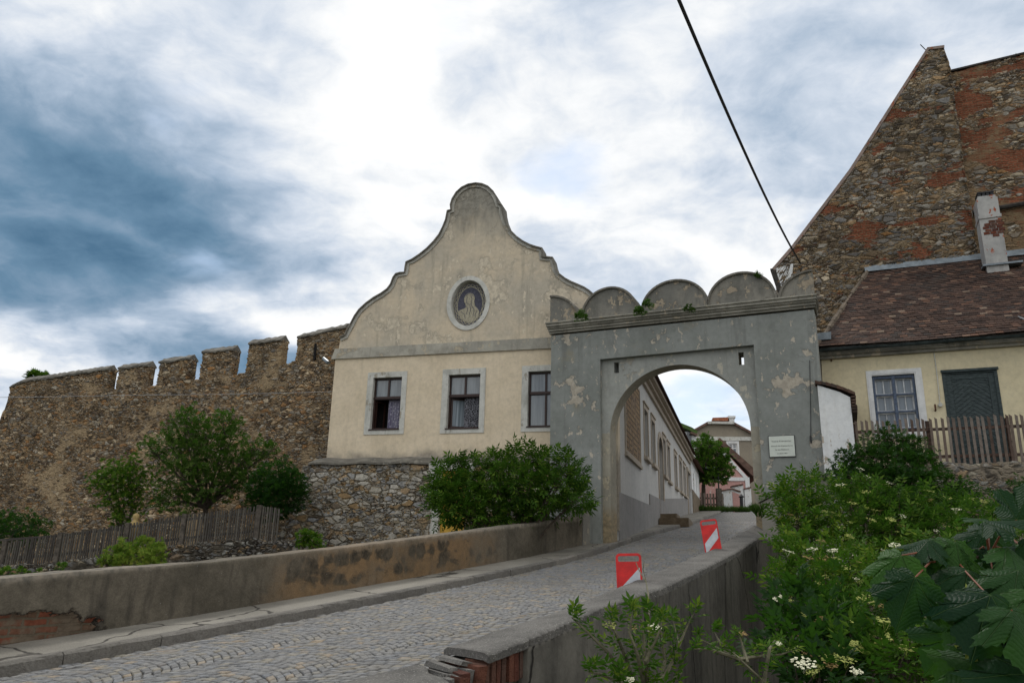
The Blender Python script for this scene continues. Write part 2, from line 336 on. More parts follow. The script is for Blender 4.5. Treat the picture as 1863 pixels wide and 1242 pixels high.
render('street_render', (.50,.485,.455), (.46,.45,.425), (.27,.27,.26), None, .8, .3, .9, .006, seed=9)
render('plinth_render', (.27,.255,.24), (.235,.225,.21), (.17,.16,.15), None, .8, .35, 1.3, .012, seed=10)
render('stone_trim', (.40,.34,.27), (.34,.29,.23), (.2,.17,.13), None, .8, .35, 2, seed=11)
render('house_render', (.66,.58,.39), (.61,.53,.35), (.40,.35,.24), None, .8, .22, .8, .006, seed=12)
render('white_render', (.72,.72,.70), (.66,.67,.66), (.5,.48,.42), (.42,.36,.28), .74, .25, .8, .008, seed=13)
render('white_paint', (.70,.70,.68), (.63,.63,.62), (.42,.40,.36), None, .8, .3, 2, .004, seed=14)
render('pink_render', (.53,.30,.265), (.49,.28,.25), (.38,.27,.22), (.55,.52,.46), .68, .3, .6, seed=15)
render('brown_render', (.27,.235,.18), (.23,.20,.155), (.17,.15,.12), None, .8, .3, .6, seed=16)
render('chimney_render', (.42,.41,.385), (.33,.325,.31), (.16,.15,.14), (.34,.095,.045), .66, .5, 1.5, seed=17, peelscale=1.8)
render('concrete', (.155,.142,.118), (.105,.098,.083), (.05,.048,.043), (.22,.20,.17), .72, .65, .8, .02, seed=18)
render('parapet_concrete', (.10,.095,.085), (.07,.068,.062), (.035,.034,.032), (.15,.14,.12), .74, .6, .6, .015, seed=19)
render('jamb_wall', (.26,.245,.205), (.20,.19,.165), (.12,.115,.1), (.33,.29,.22), .7, .5, .9, seed=20)
plain('brown_frame', (.035,.017,.013), .4, .2, 20, .001)
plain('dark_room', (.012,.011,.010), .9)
plain('iron', (.03,.03,.032), .6, .3, 20)
plain('rusty_iron', (.09,.035,.018), .8, .5, 30)
plain('zinc', (.20,.23,.25), .45, .25, 4, .003, .3)
plain('gutter_metal', (.085,.105,.105), .5, .4, 5, .003, .2)
plain('blue_frame', (.075,.10,.15), .6, .45, 25, .002)
plain('white_wood', (.62,.63,.62), .6, .2, 12, .002)
plain('yellow_door', (.55,.33,.05), .6, .25, 5, .004)
plain('red_plastic', (.56,.012,.010), .45, .18, 9, .0005, spec=.5)
plain('white_stripe', (.50,.52,.55), .4, .14, 12, .0003, spec=.5)
plain('rubber', (.02,.02,.02), .7)
plain('plaque_face', (.56,.59,.52), .5, .05, 8, .001)
plain('ink', (.03,.035,.03), .6)
plain('cable', (.012,.014,.014), .5, .2, 40, .0005)
plain('wire', (.30,.30,.30), .5)
plain('old_wood', (.085,.072,.058), .9, .45, 9, .01)
plain('fence_brown', (.075,.045,.033), .75, .55, 14, .006)
plain('mound_soil', (.10,.075,.05), .95, .3, 3, .03)
plain('bark', (.07,.055,.04), .95, .35, 12, .02)
plain('twig', (.13,.12,.075), .85, .3, 20, .004)
plain('petiole', (.17,.055,.025), .6, .3, 10, .001)
plain('step_stone', (.17,.13,.085), .9, .3, 5, .02)
plain('terracotta', (.28,.10,.05), .85, .4, 7, .01)
plain('ochre_stone', (.33,.24,.10), .9, .3, 8, .01)
plain('paint_line', (.38,.35,.26), .8, .3, 30, .001)
plain('paint_dark', (.075,.075,.10), .85, .3, 20, .001)
plain('paint_face', (.34,.31,.23), .85, .25, 24, .001)
plain('flower_white', (.62,.60,.42), .8, .15, 30, .004)
plain('flower_green', (.28,.30,.07), .8, .3, 20, .004)
plain('flower_brown', (.26,.17,.06), .8, .3, 20, .004)
plain('dark_wood', (.045,.04,.035), .9, .35, 12, .01)
# glass: dark reflecting pane
m, g = material('glass'); n = g.noise(g.obj(), 1.7, 2)
finish(g, g.mix(g.ss(n, .3, .7), (.03,.035,.04), (.06,.065,.07)), .06, g.bump(n, .01, .3), spec=.9)
m, g = material('lace'); v = g.obj(); q = g.vor(g.mp(v, (16, 1, 12)), 1, 'F1'); f_ = g.noise(g.mp(v, (9, 1, .3)), 1, 3)
finish(g, g.mix(g.ss(q, .25, .45), (.38,.37,.42), g.mix(g.ss(f_, .4, .6), (.12,.11,.17), (.22,.21,.27))), .9)
m, g = material('dark_lace'); q = g.vor(g.mp(g.obj(), (17, 1, 17)), 1, 'DISTANCE_TO_EDGE')
finish(g, g.mix(g.ss(q, .05, .16), (.17,.17,.19), (.012,.012,.014)), .7)
m, g = material('curtain'); f_ = g.noise(g.mp(g.obj(), (22, 1, .4)), 1, 3)
finish(g, g.mix(g.ss(f_, .35, .65), (.13,.16,.18), (.34,.38,.42)), .8)
# green door boards
m, g = material('green_wood'); v = g.obj(); n = g.noise(g.mp(v, (3, 3, 14)), 3, 7, .65)
finish(g, g.mix(g.ss(n, .35, .7), (.018,.028,.028), (.065,.085,.085)), .65, g.bump(n, .006))
# roof tiles, each one its own tone
def islands(name, stops, rough=.9, nsc=9, bump=.01, moss=None):
    m, g = material(name); r = g.nd('ShaderNodeNewGeometry').outputs['Random Per Island']; v = g.obj(); n = g.noise(v, nsc, 6, .65)
    col = g.mix(1.0, g.ramp(r, stops), g.ramp(n, [(.2, .55), (.5, 1), (.8, 1.35)]), 'MULTIPLY')
    if moss: col = g.mix(g.m('MULTIPLY', g.ss(g.noise(v, .7, 6, .6), .5, .7), moss[3]), col, moss[:3])
    finish(g, col, rough, g.bump(g.noise(v, 60, 5, .7), bump), spec=.2); return m
islands('roof_tile', [(0, (.042,.029,.024)), (.35, (.075,.046,.035)), (.6, (.105,.064,.047)), (.8, (.052,.042,.037)), (.93, (.15,.08,.053)), (1, (.22,.165,.12))], moss=(.055,.05,.045,.6))
islands('cobble_stone', [(0, (.15,.148,.145)), (.3, (.205,.198,.185)), (.55, (.18,.182,.185)), (.75, (.24,.215,.17)), (.9, (.16,.165,.172)), (1, (.29,.23,.16))], .62, 22, .012, moss=(.15,.125,.085,.45))
islands('kerb_stone', [(0, (.19,.175,.15)), (.5, (.15,.14,.125)), (1, (.23,.21,.18))], .85, 30, .02)
islands('brick', [(0, (.16,.052,.03)), (.4, (.10,.042,.032)), (.7, (.19,.075,.045)), (1, (.10,.065,.05))], .92, 16, .03, moss=(.10,.085,.06,.7))
islands('picket_grey', [(0, (.05,.045,.04)), (.5, (.075,.068,.058)), (1, (.115,.105,.088))], .95, 14, .006)
islands('picket_brown', [(0, (.11,.08,.062)), (.4, (.15,.115,.092)), (.75, (.19,.16,.135)), (1, (.085,.055,.042))], .9, 10, .006)
# ground sheets
m, g = material('road_bed'); v = g.obj(); q = g.vor(v, 8.5, 'DISTANCE_TO_EDGE'); c = g.vor(v, 8.5, 'F1', out='Color')
finish(g, g.mix(g.ss(q, .02, .1), (.07,.062,.05), g.mix(g.xyz(c)[0], (.12,.12,.12), (.19,.18,.16))), .85, g.bump(g.ss(q, 0, .15), .01))
m, g = material('joint_dirt'); v = g.obj(); finish(g, g.mix(g.noise(v, 30, 4), (.045,.038,.028), (.085,.072,.052)), .95, g.bump(g.noise(v, 90, 3), .01))
m, g = material('pavement_slab'); v = g.obj(); n = g.noise(v, 1.1, 7, .6); n2 = g.noise(v, 70, 4, .7)
col = g.mix(g.ss(n, .35, .65), (.19,.175,.145), (.26,.24,.20)); col = g.mix(1.0, col, g.ramp(n2, [(.3, .65), (.7, 1.2)]), 'MULTIPLY')
cr = g.vor(g.warp(v, 1.5, .5, 4), .55, 'DISTANCE_TO_EDGE'); col = g.mix(g.ss(cr, .004, .016), (.04,.035,.028), col)
finish(g, col, .85, g.bump(g.m('ADD', g.m('MULTIPLY', n2, .4), g.ss(cr, 0, .02)), .01))
m, g = material('earth'); v = g.obj(); n = g.noise(v, 1.5, 8, .65)
finish(g, g.mix(g.ss(n, .35, .65), (.035,.045,.015), (.065,.055,.035)), .95, g.bump(n, .08))
# long left parapet: grey concrete, sooty runs, tan efflorescence between old stones, one bare brick patch
m, g = material('left_parapet'); v = g.obj(); x, y, z = g.xyz(v); rise = g.m('ADD', g.m('MULTIPLY', x, .105), -.97); hz = g.m('SUBTRACT', z, rise)
n3 = g.noise(v, 8, 8, .68); n5 = g.noise(v, 60, 4, .7)
col = g.mix(g.ss(g.noise(v, .9, 7), .35, .65), (.085,.074,.055), (.14,.12,.09))
st = g.noise(g.mp(g.warp(v, 2, .1, 2), (4.5, 1, .5)), 1.0, 5, .6); col = g.mix(g.m('MULTIPLY', g.ss(st, .50, .70), .6), col, (.045,.04,.033))
sv = g.mp(g.warp(g.warp(v, 2.5, .16, 4), 9, .05, 3), (3.3, 1, 2.7)); sd_ = g.m('SUBTRACT', .62, g.vor(sv, 1.0, 'F1', .7))
zone = g.m('MULTIPLY', g.ss(g.m('ADD', x, g.m('MULTIPLY', g.noise(v, 1.2, 5), 2.0)), 4.3, 5.9), g.ss(g.m('ADD', x, g.m('MULTIPLY', g.noise(v, .8, 5), 3.0)), 12.5, 9.5))
tan = g.mix(g.ss(n3, .35, .65), (.26,.165,.085), (.15,.10,.055)); cell = g.mix(g.ss(n3, .3, .7), (.042,.036,.027), (.10,.075,.048))
pat = g.mix(g.ss(g.m('ADD', sd_, g.m('MULTIPLY', g.m('SUBTRACT', n3, .5), .5)), .0, .17), tan, cell)
pat = g.mix(g.ss(g.noise(g.mp(v, (.7, 1, 2.4)), 1.4, 6, .6), .54, .64), pat, tan); pat = g.mix(g.ss(g.m('ADD', hz, g.m('MULTIPLY', g.m('SUBTRACT', n3, .5), .3)), .50, .60), pat, (.20,.15,.10)); pat = g.mix(g.ss(g.m('ADD', hz, g.m('MULTIPLY', g.m('SUBTRACT', g.noise(v, 2, 5), .5), .5)), .13, .05), pat, (.21,.135,.07))
col = g.mix(g.m('MULTIPLY', zone, g.m('ADD', .45, g.m('MULTIPLY', g.ss(g.noise(v, 1.5, 5, .6), .38, .6), .5))), col, pat)
col = g.mix(1.0, col, g.ramp(n3, [(.2, .65), (.5, 1), (.8, 1.3)]), 'MULTIPLY'); col = g.mix(1.0, col, g.ramp(n5, [(.3, .8), (.7, 1.2)]), 'MULTIPLY')
spk = g.ss(g.vor(v, 9, 'F1'), .055, .03); col = g.mix(g.m('MULTIPLY', spk, .6), col, (.4,.4,.37))
top = g.ss(hz, .60, .68); col = g.mix(g.m('MULTIPLY', top, .75), col, g.mix(g.ss(n3, .35, .6), (.13,.12,.10), (.27,.23,.18)))
bx = g.m('DIVIDE', g.m('SUBTRACT', x, .28), 1.0); bz = g.m('DIVIDE', g.m('SUBTRACT', hz, -.06), .37)
bmask = g.m('ADD', g.m('MULTIPLY', bx, bx), g.m('MULTIPLY', bz, bz)); bmask = g.m('ADD', bmask, g.m('MULTIPLY', g.m('SUBTRACT', g.noise(v, 5, 6, .6), .5), 1.5)); bmk = g.ss(bmask, 1.0, .97); col = g.mix(g.m('MULTIPLY', g.ss(bmask, 1.12, 1.02), .8), col, (.025,.02,.016))
bt = g.nd('ShaderNodeTexBrick', {'Vector': g.mp(g.warp(v, 5, .05, 3), rot=(rad(90), 0, 0)), 'Scale': 1, 'Color1': (.19,.055,.03), 'Color2': (.13,.085,.055), 'Mortar': (.12,.095,.065), 'Mortar Size': .014, 'Brick Width': .27, 'Row Height': .085})
col = g.mix(bmk, col, g.mix(1.0, g.mix(g.ss(g.noise(v, 4, 5), .42, .58), bt.outputs[0], (.13,.10,.07)), g.ramp(n3, [(.2, .5), (.8, 1.5)]), 'MULTIPLY'))
h = g.m('ADD', g.m('MULTIPLY', n3, .018), g.m('MULTIPLY', n5, .003)); h = g.m('SUBTRACT', h, g.m('MULTIPLY', bmk, .07)); h = g.m('SUBTRACT', h, g.m('MULTIPLY', g.m('MULTIPLY', bt.outputs[1], bmk), .012))
finish(g, col, .92, None, h, m, spec=.15)
# rough cap of the right parapet
m, g = material('cap_concrete'); v = g.obj(); n = g.noise(v, 2, 8, .65); n2 = g.noise(v, 55, 5, .75); sp = g.vor(v, 160, 'F1', out='Color')
col = g.mix(g.ss(n, .3, .7), (.085,.08,.072), (.155,.145,.13)); col = g.mix(1.0, col, g.ramp(n2, [(.3, .55), (.7, 1.35)]), 'MULTIPLY'); col = g.mix(g.ss(g.xyz(sp)[0], .955, .965), col, (.26,.25,.22))
finish(g, col, .9, None, g.m('ADD', g.m('MULTIPLY', n, .02), g.m('MULTIPLY', n2, .005)), m, spec=.2)
def leafmat(name, a, b, c=None, tr=(.05,.14,.012), rough=.62, spec=.12):
    m, g = material(name); r = g.nd('ShaderNodeNewGeometry').outputs['Random Per Island']; n = g.noise(g.obj(), .9, 3)
    col = g.mix(g.m('ADD', g.m('MULTIPLY', r, .55), g.m('MULTIPLY', g.ss(n, .3, .7), .45)), a, b)
    if c: col = g.mix(g.ss(g.m('ADD', r, g.m('MULTIPLY', g.noise(g.obj(), 2.2, 3), .9)), 1.12, 1.3), col, c)
    finish(g, col, rough, spec=spec, trans=tr); return m
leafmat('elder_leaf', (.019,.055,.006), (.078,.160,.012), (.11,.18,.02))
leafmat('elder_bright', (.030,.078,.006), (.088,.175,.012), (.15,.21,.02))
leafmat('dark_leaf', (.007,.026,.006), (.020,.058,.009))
leafmat('tree_leaf', (.022,.050,.008), (.068,.115,.015), (.09,.14,.025))
leafmat('lime_leaf', (.10,.17,.02), (.22,.28,.04), (.28,.30,.05))
leafmat('grass_leaf', (.04,.09,.015), (.09,.15,.03))
leafmat('ivy_leaf', (.010,.036,.006), (.034,.088,.012), rough=.42, spec=.2)
leafmat('samara', (.16,.22,.04), (.26,.30,.07), tr=(.3,.35,.06))
m, g = material('maple_leaf'); u_ = g.nd('ShaderNodeAttribute', attribute_name='leafuv').outputs['Vector']; r = g.nd('ShaderNodeNewGeometry').outputs['Random Per Island']; lx, ly, lz = g.xyz(u_)
an = g.m('ARCTAN2', lx, ly); rr = g.m('SQRT', g.m('ADD', g.m('MULTIPLY', lx, lx), g.m('MULTIPLY', ly, ly)))
ribs = g.m('MULTIPLY', g.m('ABSOLUTE', g.m('SINE', g.m('MULTIPLY', an, 3.6))), rr)
vn = g.m('ABSOLUTE', g.m('SINE', g.m('ADD', g.m('MULTIPLY', rr, 34), g.m('MULTIPLY', ribs, 14))))
col = g.mix(g.ss(ribs, .0, .03), (.07,.13,.04), g.mix(g.m('POWER', r, 1.6), (.006,.028,.011), (.040,.105,.016)))
finish(g, col, .5, g.bump(g.m('ADD', g.m('MULTIPLY', g.ss(ribs, 0, .06), .6), g.m('ADD', g.m('MULTIPLY', vn, .15), g.m('MULTIPLY', g.noise(u_, 14, 3), .5))), .004), spec=.12, trans=(.06,.17,.015))
render('cap_stone_flat', (.20,.185,.155), (.13,.12,.10), (.06,.055,.048), (.27,.25,.21), .62, .4, 2.4, .03, seed=21)
plain('roof_plain', (.10,.06,.045), .9, .4, 3, .03)
m, g = material('glass_pale'); v = g.obj(); n = g.noise(g.mp(v, (7, 1, .6)), 1, 3)
finish(g, g.mix(g.ss(n, .3, .7), (.07,.09,.105), (.17,.20,.22)), .12, spec=.9)
m, g = material('sgraffito'); v = g.obj(); n = g.noise(v, 7, 4); bt = g.nd('ShaderNodeTexBrick', {'Vector': g.mp(v, rot=(rad(90), 0, 0)), 'Scale': 1, 'Color1': (.30,.20,.10), 'Color2': (.24,.15,.075), 'Mortar': (.09,.06,.035), 'Mortar Size': .025, 'Brick Width': .34, 'Row Height': .17})
fgm = g.ss(g.noise(g.warp(v, 3, .3), 1.6, 3), .52, .56)
finish(g, g.mix(fgm, bt.outputs[0], g.mix(g.ss(n, .45, .55), (.10,.065,.04), (.27,.19,.11))), .9)
plain('moss_roof', (.07,.12,.03), .95, .4, 3, .03)
plain('tile_far', (.14,.085,.065), .9, .3, 3, .03)
plain('red_tile_far', (.28,.11,.07), .9, .3, 6, .03)
render('cap_pink', (.30,.225,.19), (.23,.18,.15), (.12,.10,.085), (.32,.12,.07), .6, .4, 2.4, .03, seed=22)

# outer face of the right parapet and the core behind its bricks
m, g = material('parapet_face'); v = g.obj(); n = g.noise(v, .7, 7, .6); n3 = g.noise(v, 9, 7, .68); st = g.noise(g.mp(g.warp(v, 2, .08, 2), (6, 1, .35)), 1, 5, .6)
col = g.mix(g.ss(n, .35, .65), (.085,.078,.066), (.13,.12,.10)); col = g.mix(g.m('MULTIPLY', g.ss(st, .48, .7), .6), col, (.04,.037,.032)); col = g.mix(1.0, col, g.ramp(n3, [(.2, .6), (.5, 1), (.8, 1.3)]), 'MULTIPLY')
crk = g.vor(g.warp(v, 1.2, .6, 5), .35, 'DISTANCE_TO_EDGE'); col = g.mix(g.ss(crk, .002, .008), (.02,.018,.015), col)
finish(g, col, .92, g.bump(g.m('ADD', n3, g.ss(crk, 0, .01)), .012), spec=.15)
plain('mortar_core', (.15,.13,.10), .95, .4, 9, .03, bscale=25)
plain('verge_mortar', (.17,.135,.10), .95, .35, 6, .03)
# ------------------------------------------------------------ the lie of the land: a runs uphill along the road, c across it to the right
P0 = Vector((-5.35, 8.6)); D_ = Vector((.509, .861)); N_ = Vector((.861, -.509))
GZ = [(-40,-3.6), (-12,-2.0), (-3,-1.22), (0,-.96), (2.7,-.71), (5.2,-.46), (7.5,-.22), (9.5,-.01), (11.4,.19), (14.9,.63), (20,1.17), (35,2.62), (50.4,4.03), (56,4.3), (70,4.55), (300,5)]
def gz(a): return interp(a, GZ)
def ac(x, y): return ((x-P0.x)*D_.x+(y-P0.y)*D_.y, (x-P0.x)*N_.x+(y-P0.y)*N_.y)
FP = Fr(P0, math.atan2(.861, .509))       # local x = a, local y = -c
KDROP = .11
def on_c(u, v, cf):
    c = cf(3.0)
    for _ in range(30): a, z = FP.px(u, v, -c); c = cf(a)
    return a, c, z
def on_road(u, v, drop=0):      # where a sight line meets the paved slope
    r = ray(u, v).normalized(); lo = 2.0
    for i in range(4000):
        P = r*(lo+i*.05)
        if P.z < gz(ac(P.x, P.y)[0])-drop: return P
    return r*200
KP = [(0,1239), (300,1172), (567,1120), (760,1077), (960,1033)]
CK = [(-14, 1.02), (9.6, 1.02)]
for u, v in [(1100,1003), (1149,985), (1229,961), (1275,948)]:
    P = on_road(u, v, KDROP); a, c = ac(P.x, P.y); CK.append((a, c))
CK = sorted(CK); print('KERB', [(round(a,1), round(c,2)) for a, c in CK])
la, lc = CK[-1]; CK.append((la+12, lc-2.6)); CK.append((90, lc-2.6-.235*(90-la-12)))
def ck(a): return interp(a, CK)
FS = Fr((2.95, 21.7), math.atan2(.957, .29))
_a0, _c0 = ac(3.06, 22.05); _a1, _c1 = ac(13.38, 56.12)
CL = [(-14, -.05), (_a0-.9, -.05), (_a0-.4, _c0-.1), (_a1, _c1-.1), (90, _c1-.1+(90-_a1)*(_c1-_c0)/(_a1-_a0))]
CIN = [(-14, 5.98), (-.4, 5.90), (3.16, 5.74), (8.7, 5.09), (15.2, 4.28), (15.8, 4.3)]
def cin(a): return interp(a, CIN)
# terrain sheet
def terr(x, y):
    a, c = ac(x, y); g_ = gz(min(a, 70))
    if a > 14.5 and -30 < c < 40:
        up_ = 1.0
    # left garden
    left = -1.7 + .07*max(-12, c) + .5*min(1, max(0, (a-2)/10)) + 1.0*min(1, max(0, (y-22)/6))
    right = -3.4
    if y < 5: right = -3.4 + 1.7*min(1, max(0, (5-y)/4.0))
    t = min(1, max(0, (x*.391+y*.92 - 19.5)/3.5)); right = right*(1-t) + 2.0*t
    t2 = min(1, max(0, (x-9)/6)); right = right + (1.0-right)*t2*.6*min(1, max(0, (y-6)/8)) if y > 6 else right
    w1 = min(1, max(0, (1.1-c)/.7)); w2 = min(1, max(0, (c-cin(a)+1.3)/.8))
    z = g_-.35
    if c < 2: z = z*(1-w1)+left*w1
    if c > 2: z = z*(1-w2)+right*w2
    if a > 16: 
        k = min(1, (a-16)/3); z = z*(1-k) + (g_-.35)*k
    r = math.hypot(x, y-20)
    if r > 90: k = min(1, (r-90)/80); z = z*(1-k) + (-2.0)*k
    return z
def spaced(lo, hi, mid, n, k=5.0): 
    t = np.linspace(-1, 1, n); s_ = np.sinh(t*k)/math.sinh(k); return [mid + (s*(hi-mid) if s > 0 else s*(mid-lo)) for s in s_]
xs = spaced(-900, 900, 3, 190, 5.5); ys = spaced(-800, 1000, 14, 190, 5.5)
V = [(x, y, terr(x, y)) for y in ys for x in xs]; nx = len(xs)
F = [(j*nx+i, j*nx+i+1, (j+1)*nx+i+1, (j+1)*nx+i) for j in range(len(ys)-1) for i in range(nx-1)]
me = bpy.data.meshes.new('ground'); me.from_pydata(V, [], F); tag(link('ground', me, 'earth'), kind='structure')
# paved sheets in (a, c)
def sheet(name, a0, a1, da, cl, cr, z, mat, nc=6, jz=0):
    A = np.arange(a0, a1+da, da); V = []; F = []
    for a in A:
        for k in range(nc+1):
            c = cl(a)+(cr(a)-cl(a))*k/nc; V.append((a, -c, z(a)+rng.uniform(-jz, jz)))
    for i in range(len(A)-1):
        for k in range(nc): q = i*(nc+1)+k; F.append((q, q+1, q+nc+2, q+nc+1))
    F = [f[::-1] for f in F]
    me = bpy.data.meshes.new(name); me.from_pydata(V, [], F); o = link(name, me, mat, None, FP, True)
    if me.polygons[0].normal.z < 0: me.flip_normals()
    return tag(o, kind='structure')
CR_ = lambda a: cin(a)+.1 if a < 15.5 else interp(a, [(15.5, 4.4), (17, 6), (90, 8)])
sheet('road_bed', -14, 88, .5, lambda a: ck(a)-.2, CR_, lambda a: gz(a)-KDROP-(.022 if a < 31 else 0), 'joint_dirt' if False else 'road_bed', 8)
sheet('pavement', -14, 56, .25, lambda a: interp(a, CL), lambda a: ck(a)-.13, lambda a: gz(a), 'pavement_slab', 6, .004)
# setts laid in segmental arcs, each a stone with its own tone
def cobbles():
    s = .098; W = 1.30; V = []; F = []
    for j in range(int(-6/s), int(31/s)):
        a0 = j*s; off = rng.uniform(0, s); big = a0 < 12
        c_lo = ck(a0)+.015; c_hi = CR_(a0)-.08
        # gutter row of larger stones
        cc = c_lo - off
        while cc < c_hi:
            wd = s*rng.uniform(.80, 1.30); c1 = cc+wd
            q = []
            for (c, a) in ((cc, a0), (c1, a0), (c1, a0+s), (cc, a0+s)):
                t = ((c-c_lo)/W) % 1.0; bow = .30*(1-(2*t-1)**2) if c > c_lo+.22 else 0
                q.append((a+bow+rng.uniform(-.009, .009), c+rng.uniform(-.007, .007)))
            cc = c1
            if min(p[1] for p in q) < c_lo-.02 or max(p[1] for p in q) > c_hi+.05: continue
            m_ = (sum(p[0] for p in q)/4, sum(p[1] for p in q)/4); dz = rng.uniform(-.005, .005); tl = rng.uniform(-.03, .03, 2); o = len(V)
            for k, zz in ((.95, -.030), (.89, -.008), (.72, .0)):
                for p in q:
                    x, y = m_[0]+(p[0]-m_[0])*k, m_[1]+(p[1]-m_[1])*k
                    V.append((x, -y, gz(x)-KDROP+zz+dz+(x-m_[0])*tl[0]+(y-m_[1])*tl[1]))
            for r_ in (0, 4):
                for k in range(4): F.append((o+r_+k, o+r_+(k+1) % 4, o+r_+4+(k+1) % 4, o+r_+4+k))
            F.append((o+8, o+9, o+10, o+11))
    me = bpy.data.meshes.new('road'); me.from_pydata(V, [], F); me.flip_normals() if me.polygons[2].normal.z < 0 else None
    bm = B(); bm.from_mesh(me); bmesh.ops.recalc_face_normals(bm, faces=bm.faces); bm.to_mesh(me); bm.free()
    tag(link('road', me, 'cobble_stone', None, FP), kind='structure')
cobbles()
# kerb stones
bm = B(); a = -12.0
while a < 48:
    L = random.uniform(.7, 1.5); b_ = a+L-.012; n = 9; rows = []
    for k in range(n+1):
        x = a+(b_-a)*k/n; c = ck(x); j = [random.uniform(-.014, .014) for _ in range(4)]; z = gz(x)
        rows.append([bm.verts.new(p) for p in ((x, -(c-.13), z+.004), (x, -(c-.02)+j[0], z+.006+j[1]*.5), (x, -(c+.008)+j[2], z-.018+j[3]*.4), (x, -(c+.02)+j[1], z-KDROP-.06))])
    for k in range(n):
        for q in range(3): bm.faces.new((rows[k][q], rows[k+1][q], rows[k+1][q+1], rows[k][q+1]))
    bm.faces.new(rows[0]); bm.faces.new(rows[-1][::-1]); a = b_+.012
tag(obj('kerb', bm, 'kerb_stone', None, FP), kind='structure')

# ------------------------------------------------------------ left parapet
ptop = [(-7, -1.02), (-3, -.60), (0.04,-.27), (1.0,-.19), (2.73,-.06), (3.68,.04), (5.24,.20), (7.5,.46), (11.43,.93), (14.95,1.36)]
o = lattice('parapet_wall', -7, 14.35, ptop, lambda x: gz(x)-.25, .40, .04, 'left_parapet', None, FP, rough=.006)
bm = bmesh.new(); bm.from_mesh(o.data)
for k in range(24):
    a, b = -7+21.35*k/24, -7+21.35*(k+1)/24; vs = [bm.verts.new((x, y, z)) for x, y, z in ((a, .38, -3), (b, .38, -3), (b, .38, interp(b, ptop)-.03), (a, .38, interp(a, ptop)-.03))]; bm.faces.new(vs[::-1])
bm.to_mesh(o.data); bm.free()
tag(o, 'long sooty plastered wall on the left of the road with a bare brick patch at its foot', 'parapet wall')
bm = B()
box(bm, 14.36, 14.95, -.03, .45, .4, 1.52, .02); tag(obj('wall_stump', bm, 'jamb_wall', None, FP, bev=.03), 'short thick plastered stump between the left parapet and the grey gate pier', 'wall stump')

# ------------------------------------------------------------ right parapet
inn = [on_c(u, v, cin) for u, v in [(818,1180), (882,1156), (1022,1113), (1125,1069), (1294,1001), (1372,957), (1396,943)]]
outp = [on_c(u, v, lambda a: cin(a)+.44) for u, v in [(889,1190), (970,1160), (1100,1104), (1193,1074), (1270,1040), (1343,1003), (1382,977)]]
print('INN', [tuple(round(t, 2) for t in p) for p in inn]); print('OUT', [tuple(round(t, 2) for t in p) for p in outp])
zin = [(p[0], p[2]) for p in inn]; zout = [(p[0], p[2]) for p in outp]
A0 = inn[0][0]; A1 = 15.0
A0o = outp[0][0]
zi_ = lambda a: max(interp(a, [(-.17, -.53)] + [p for p in zin if p[0] > 0]), gz(a)-KDROP+.25); zo_ = lambda a: interp(a, [(-.39, -.52)] + [p for p in zout if p[0] > 0])
cw = lambda a: .44+.25*max(0, (a-12)/3)
def cap_mesh(name, a_in, a_out, A1, zi_, zo_, parent):      # rough slab: fine top, broken edges, closed ends
    n = int((A1-max(a_in, a_out))/.035); V = []; m_ = 14; nj = rng.uniform(-1, 1, (n+1, 2)); F = []
    for i in range(n+1):
        t = i/n; col = []
        for k in range(m_):
            s_ = k/(m_-1); a = a_in+(a_out-a_in)*s_ + (A1-(a_in+(a_out-a_in)*s_))*t; ci = cin(a); co = ci+cw(a)-.005; j0 = .010*nj[i, 0]; j1 = .018*nj[i, 1]
            c = ci-.012+j0 + (co+j1-ci+.012-j0)*s_; z = zi_(a)+(zo_(a)-zi_(a))*s_ - (.012 if k in (0, m_-1) else 0); col.append((a, -c, z))
        low = [(p[0], p[1], p[2]-(.026+.016*min(1, t*8))+.008*nj[i, 1]) for p in col]
        V += col + low[::-1]
    M_ = 2*m_
    for i in range(n):
        for k in range(M_): a = i*M_+k; b = i*M_+(k+1) % M_; F.append((a, b, b+M_, a+M_))
    F.append(tuple(range(M_))); F.append(tuple(n*M_+k for k in range(M_))[::-1])
    me = bpy.data.meshes.new(name); me.from_pydata(V, [], F); bm = B(); bm.from_mesh(me); bmesh.ops.recalc_face_normals(bm, faces=bm.faces); bm.to_mesh(me); bm.free()
    for p in me.polygons: p.use_smooth = abs(p.normal.z) > .7
    return link(name, me, 'cap_concrete', parent)
root = thing('parapet_wall', 'dark concrete parapet on the right of the road above the bushes, broken at its near end', 'parapet wall', FP)
cap_mesh('coping', -.17, -.39, A1, zi_, zo_, root)
lattice('outer_face', .13, 14.0, lambda x: zo_(x)-.048, lambda x: -3.6, .07, .04, 'parapet_face', root, None, y0=lambda x: -(cin(x)+cw(x)))
bm = B(); n = 40
for i in range(n):
    a, b = -.3+(A1+.3)*i/n, -.3+(A1+.3)*(i+1)/n; q = []
    for x in (a, b): q.append([bm.verts.new((x, -y, z)) for y, z in ((cin(x)+.0, gz(x)-.4), (cin(x)+.0, zi_(x)-.063), (cin(x)+cw(x)-.08, zo_(x)-.07), (cin(x)+cw(x)-.08, -3.6))])
    for k in range(3): bm.faces.new((q[0][k], q[0][k+1], q[1][k+1], q[1][k]))
    if i == 0: bm.faces.new(q[0][::-1])
obj('core', bm, 'mortar_core', root)
def rbox(bm, a, c, z, la, lc, lz, rx=0, rz=0, jit=.006, mi=0):
    M = Matrix.Translation((a, -c, z)) @ Matrix.Rotation(rz, 4, 'Z') @ Matrix.Rotation(rx, 4, 'Y')
    box(bm, -la/2, la/2, -lc/2, lc/2, -lz/2, lz/2, jit, mi, M)
bm = B(); a = -.38
